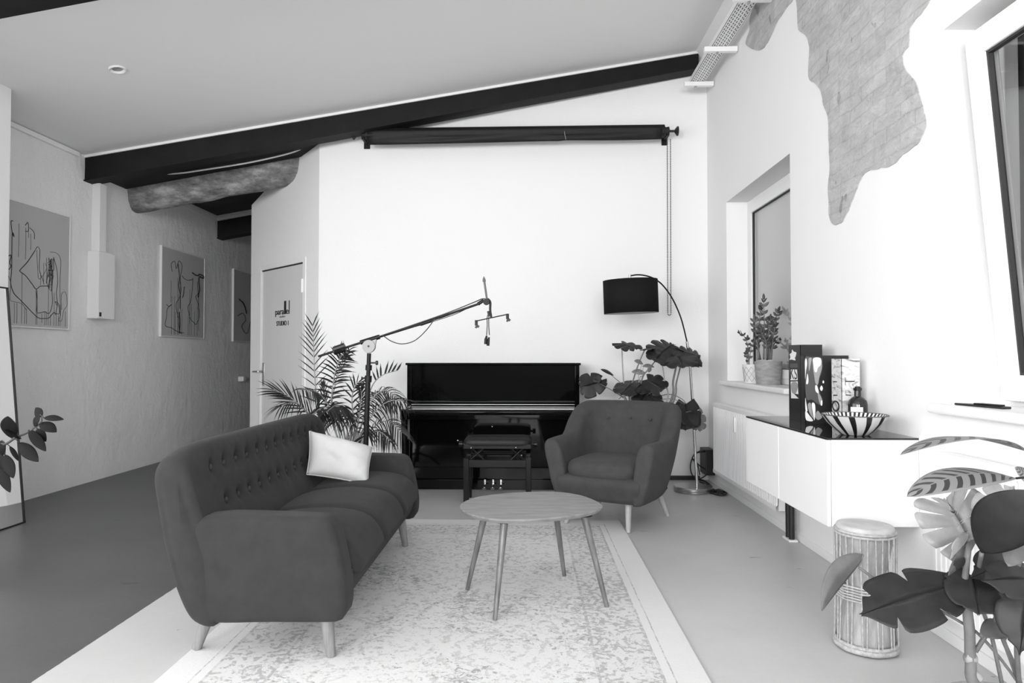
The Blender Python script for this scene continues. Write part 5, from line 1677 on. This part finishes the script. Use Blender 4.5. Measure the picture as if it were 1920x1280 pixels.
# ---- rubber plant at the left edge
RY = 3.4
rc = V((-3.0, RY, 0))
rub = thing('rubber_plant', 'rubber plant branch with dark oval leaves before the mirror', 'potted plant', rc)
pot(rub, rc, .14, .17, .3, M['pot_white'])
lf, stm = MB(), MB()
def rp(x, y, e=0.0): return at(x / 4.92, 740 + y / 4.92, RY + e)
k4 = RY / 1280 / 4.92
stem(stm, [V((rc.x, rc.y, .28)), V((rc.x + .02, rc.y, .5)), rp(-60, 490), rp(50, 455), rp(130, 405), rp(180, 380), rp(260, 345), rp(320, 300), rp(380, 255), rp(385, 200)], (.008, .003))
stem(stm, [V((rc.x, rc.y, .28)), rp(-150, 700, .02), rp(-60, 560, .03), rp(5, 425, .02)], (.007, .003))
for a, t, W, nr_, e in (((105, 400), (72, 196), 158, (.1, -1, .2), -.05), ((192, 408), (40, 322), 80, (.2, -.6, .8), -.08), ((268, 322), (425, 522), 92, (.3, -.9, .4), -.03), ((345, 312), (425, 432), 95, (-.2, -.9, .5), .02), ((372, 258), (522, 345), 105, (.1, -.7, .7), -.04), ((404, 212), (590, 228), 64, (0, -.8, .6), .0), ((388, 202), (328, 118), 88, (.3, -.9, -.2), .02), ((368, 185), (318, 298), 84, (-.3, -.9, .2), .0), ((174, 440), (355, 618), 112, (.3, -.9, .4), -.04), ((88, 472), (168, 610), 44, (.7, -.6, .3), .0), ((15, 418), (28, 565), 70, (.2, -.95, .2), .0), ((45, 550), (125, 770), 104, (.3, -.9, .2), -.03), ((-15, 640), (95, 902), 96, (.2, -.9, .4), -.05), ((-10, 540), (62, 735), 95, (-.1, -.95, .3), -.01)):
    a_, t_ = rp(*a), rp(*t, e)
    oleaf(lf, a_, t_, nr_, W * k4, V(nr_) * .008, .08, .92, 16, 4)
    nearest = min((V(q) for q in [rp(50, 455), rp(130, 405), rp(180, 380), rp(260, 345), rp(320, 300), rp(380, 255), rp(385, 200), rp(5, 425, .02), rp(-60, 560, .03)]), key=lambda q: (q - a_).length)
    stm.tube([nearest, nearest.lerp(a_, .5) + V((0, 0, .004)), a_], .0028, 6)
lf.norecalc = True
M['rubber_leaf'] = mat('dark_rubber_leaf', .01, .55, spec=.1, var=.3, scale=6)
lf.build('foliage', M['rubber_leaf'], rub, angle=180, solid=.0012); stm.build('stems', M['stem_dark'], rub, angle=180)

# ---- monstera and calathea in the near right corner
NY = 1.95
def nq(x, y, e=0.0): return at(1520 + x / 2.56, 780 + y / 2.56, NY + e)
kn = NY / 1280 / 2.56
nc = V((1.37, 1.98, 0))
nm = thing('potted_monstera', 'large monstera with split leaves beside the hand drum at the right edge', 'potted plant', nc)
pot(nm, nc, .15, .18, .2, M['pot_grey'])
M['leaf_near'] = mat('monstera_leaf', .02, .5, spec=.3, var=.35, scale=14)
M['leaf_back'] = mat('painted_sunlit_leaf', .27, .5, var=.2, scale=16)  # pale leaf backs, with sunlight painted into the colour
M['leaf_grey'] = mat('mid_leaf', .09, .45, var=.25, scale=16)
lf, lb, lg, stm = MB(), MB(), MB(), MB()
def nl(b, a, t, W, nrm, da=0, dt=0, **k): mleaf(b, nq(*a, da), nq(*t, dt), nrm, W * kn, **k)
nl(lf, (690, 808), (270, 915), 270, (.0, -.6, .8), 0, -.12, nd=.5, lobes=3, fold=.10, droop=.10, back=.85, ph=.3, th0=140, th1=42, tf=.62)
nl(lb, (765, 600), (655, 400), 380, (.1, -.95, .2), .12, .16, nd=.78, lobes=5, fold=.05, droop=.02, th0=115, th1=30, tf=.6)
nl(lb, (860, 500), (985, 345), 210, (0, -.9, .3), .12, .1, nd=.5, lobes=4, droop=.1)
nl(lb, (755, 590), (690, 690), 90, (.6, -.7, .2), .05, .0, nd=.3, lobes=3)
oleaf(lf, nq(820, 655, -.05), nq(1075, 360, -.2), (-.45, -.85, .2), 235 * kn, V((-.02, -.02, .012)), .1, .95, 18, 5)
nl(lf, (770, 765), (815, 925), 215, (-.2, -.85, .45), 0, -.1, nd=.15, lobes=3, droop=.15, back=.9)
nl(lf, (985, 690), (800, 760), 170, (.1, -.8, .6), .05, -.06, nd=.2, lobes=3, droop=.1)
nl(lf, (1060, 780), (860, 770), 170, (.1, -.7, .7), -.1, -.15, nd=.2, lobes=3, droop=.15)
nl(lf, (1040, 830), (1010, 1140), 190, (-.4, -.9, .2), -.1, -.15, nd=.2, lobes=3, droop=.08)
oleaf(lg, nq(1045, 500, -.05), nq(948, 722, -.1), (-.5, -.85, .1), 120 * kn, (0, 0, 0), .2, .95, 16, 4)
oleaf(lg, nq(968, 1038), nq(812, 1052, -.04), (.1, -.75, .65), 95 * kn, V((0, 0, .016)), .1)
oleaf(lg, nq(252, 663, .12), nq(52, 935, .06), (.35, -.85, .45), 105 * kn, V((-.012, 0, .022)), .25, .85, 18, 4)
oleaf(lf, nq(690, 740), nq(738, 676, -.02), (0, -.9, .3), 40 * kn)
oleaf(lg, nq(660, 765, -.02), nq(800, 585, .05), (.5, -.8, .3), 55 * kn, (0, 0, 0), .3)
tp = V((nc.x, nc.y, .18))
stem(stm, [tp, nq(790, 1290), nq(768, 1180), nq(762, 1020), nq(748, 900)], (.016, .0125), 10)
stem(stm, [nq(762, 1060), nq(745, 900), nq(742, 780), nq(757, 640), nq(765, 600, .12)], (.012, .006), 9)
for pts, r in (([nq(748, 900), nq(720, 840), nq(690, 808)], .006), ([nq(790, 1130), nq(890, 970), nq(960, 840), nq(1000, 700)], .0065), ([nq(870, 890), nq(920, 1060), nq(980, 1200), nq(1010, 1290)], .006), ([nq(770, 765), nq(830, 940), nq(870, 1060), nq(920, 1290)], .0055), ([nq(232, 726, .12), nq(340, 800, .1), nq(540, 890, .05), nq(740, 1000, .02), nq(810, 1050), nq(900, 1150), nq(1005, 1290)], .0042), ([nq(252, 663, .12), nq(240, 700, .12), nq(232, 726, .12)], .003), ([nq(968, 1038), nq(930, 1080), nq(960, 1180), nq(1000, 1290)], .0035), ([nq(1040, 830, -.1), nq(1000, 950, -.08), nq(990, 1100, -.05), nq(1000, 1290)], .007), ([nq(820, 655, -.05), nq(800, 760), nq(770, 900)], .006)):
    stem(stm, pts, r)
b = MB(); b.tube([nq(744, 1158, -.001), nq(790, 1165, -.001)], .013, 10); stem(b, [nq(770, 1225), nq(790, 1240), nq(812, 1262)], .012)
b.build('leaf_node', M['stem_pale'], nm, angle=180)
for b in (lf, lb, lg): b.norecalc = True
lf.build('foliage', M['leaf_near'], nm, angle=180, solid=.0012)
lb.build('painted_sunlit_foliage', M['leaf_back'], nm, angle=180, solid=.0012, label='paler leaves with sunlight put into their colour')
lg.build('young_foliage', M['leaf_grey'], nm, angle=180, solid=.0012, label='mid-grey young leaves')
stm.build('stems', M['stem'], nm, angle=180)

kc = V((1.48, 1.55, 0))
cal = thing('potted_calathea', 'striped long leaved plant reaching in at the right edge above the monstera', 'potted plant', kc)
pot(cal, kc, .11, .14, .22, M['pot_white'])
M['calathea'] = mat('striped_leaf', .25, .5)
g = G(M['calathea'])
uvn = g.nt.nodes.new('ShaderNodeUVMap'); uvn.uv_map = 'leaf'
sp_ = g.nt.nodes.new('ShaderNodeSeparateXYZ'); g.nt.links.new(uvn.outputs[0], sp_.inputs[0])
uu, vv = sp_.outputs[0], sp_.outputs[1]
av = g.m('ABSOLUTE', vv)
k = g.m('SINE', g.m('MULTIPLY', g.m('SUBTRACT', uu, g.m('MULTIPLY', g.m('POWER', av, 1.4), .13)), 58))
stripe = g.m('MULTIPLY', g.m('GREATER_THAN', k, .25), g.m('MULTIPLY', g.m('LESS_THAN', av, .82), g.m('GREATER_THAN', av, .05)))
fine = g.m('MULTIPLY', g.m('SINE', g.m('MULTIPLY', g.m('SUBTRACT', uu, g.m('MULTIPLY', av, .13)), 420)), .02)
g.color(g.m('ADD', g.mix(stripe, .20, .035), fine))
b = MB(); uv = {}
oleaf(b, nq(985, 298, -.1), nq(462, 386, -.35), (.0, -.42, .9), 150 * kn, V((0, 0, .03)), .12, 1.05, 26, 6, .05, uv, .0)
oleaf(b, nq(1035, 168, 0), nq(430, 186, -.1), (.05, .07, 1), 190 * kn, V((0, 0, .045)), .05, 1.0, 22, 4, .0, uv)
oleaf(b, nq(1100, 330, -.1), nq(980, 245, -.1), (.2, -.8, .5), 75 * kn, (0, 0, 0), .1, 1.0, 12, 3, 0, uv)
ul = b.bm.loops.layers.uv.new('leaf')
for f in b.bm.faces:
    for lp in f.loops: lp[ul].uv = uv.get(lp.vert, (0, 0))
b.norecalc = True
b.build('foliage', M['calathea'], cal, angle=180, solid=.0012)
b = MB()
for q in (nq(985, 298, -.1), nq(1035, 168, 0), nq(1100, 330, -.1)):
    stem(b, [V((kc.x, kc.y, .2)), V((kc.x, kc.y, .55)), q.lerp(V((kc.x, kc.y, q.z)), .6) + V((0, 0, .03)), q], (.005, .003))
b.build('stems', M['stem_dark'], cal, angle=180)
# ------------------------------------------------------------------ daylight
def area(name, loc, size, size_y, power, direction):
    l = bpy.data.lights.new(name, 'AREA')
    l.shape = 'RECTANGLE'
    l.size, l.size_y = size, size_y
    l.energy = power
    o = bpy.data.objects.new(name, l)
    COL.objects.link(o)
    o.location = loc
    o.rotation_euler = V(direction).to_track_quat('-Z', 'Y').to_euler()
    return o
area('daylight_rear_left', (-2.8, -3.97, 2.12), 1.8, 1.7, 445, (0, 1, 0))
area('daylight_rear_right', (0.25, -3.97, 2.12), 2.2, 1.7, 360, (0, 1, 0))
area('daylight_left', (-3.83, 0.85, 1.85), 4.7, 2.1, 225, (1, 0, 0))
w = bpy.data.worlds.new('world')
scene.world = w
w.use_nodes = True
w.node_tree.nodes['Background'].inputs['Color'].default_value = (1, 1, 1, 1)
w.node_tree.nodes['Background'].inputs['Strength'].default_value = 0.3
vs = scene.view_settings
vs.view_transform = 'Standard'
vs.look = 'None'
vs.exposure = -0.62
vs.gamma = 1.0
vs.use_curve_mapping = False
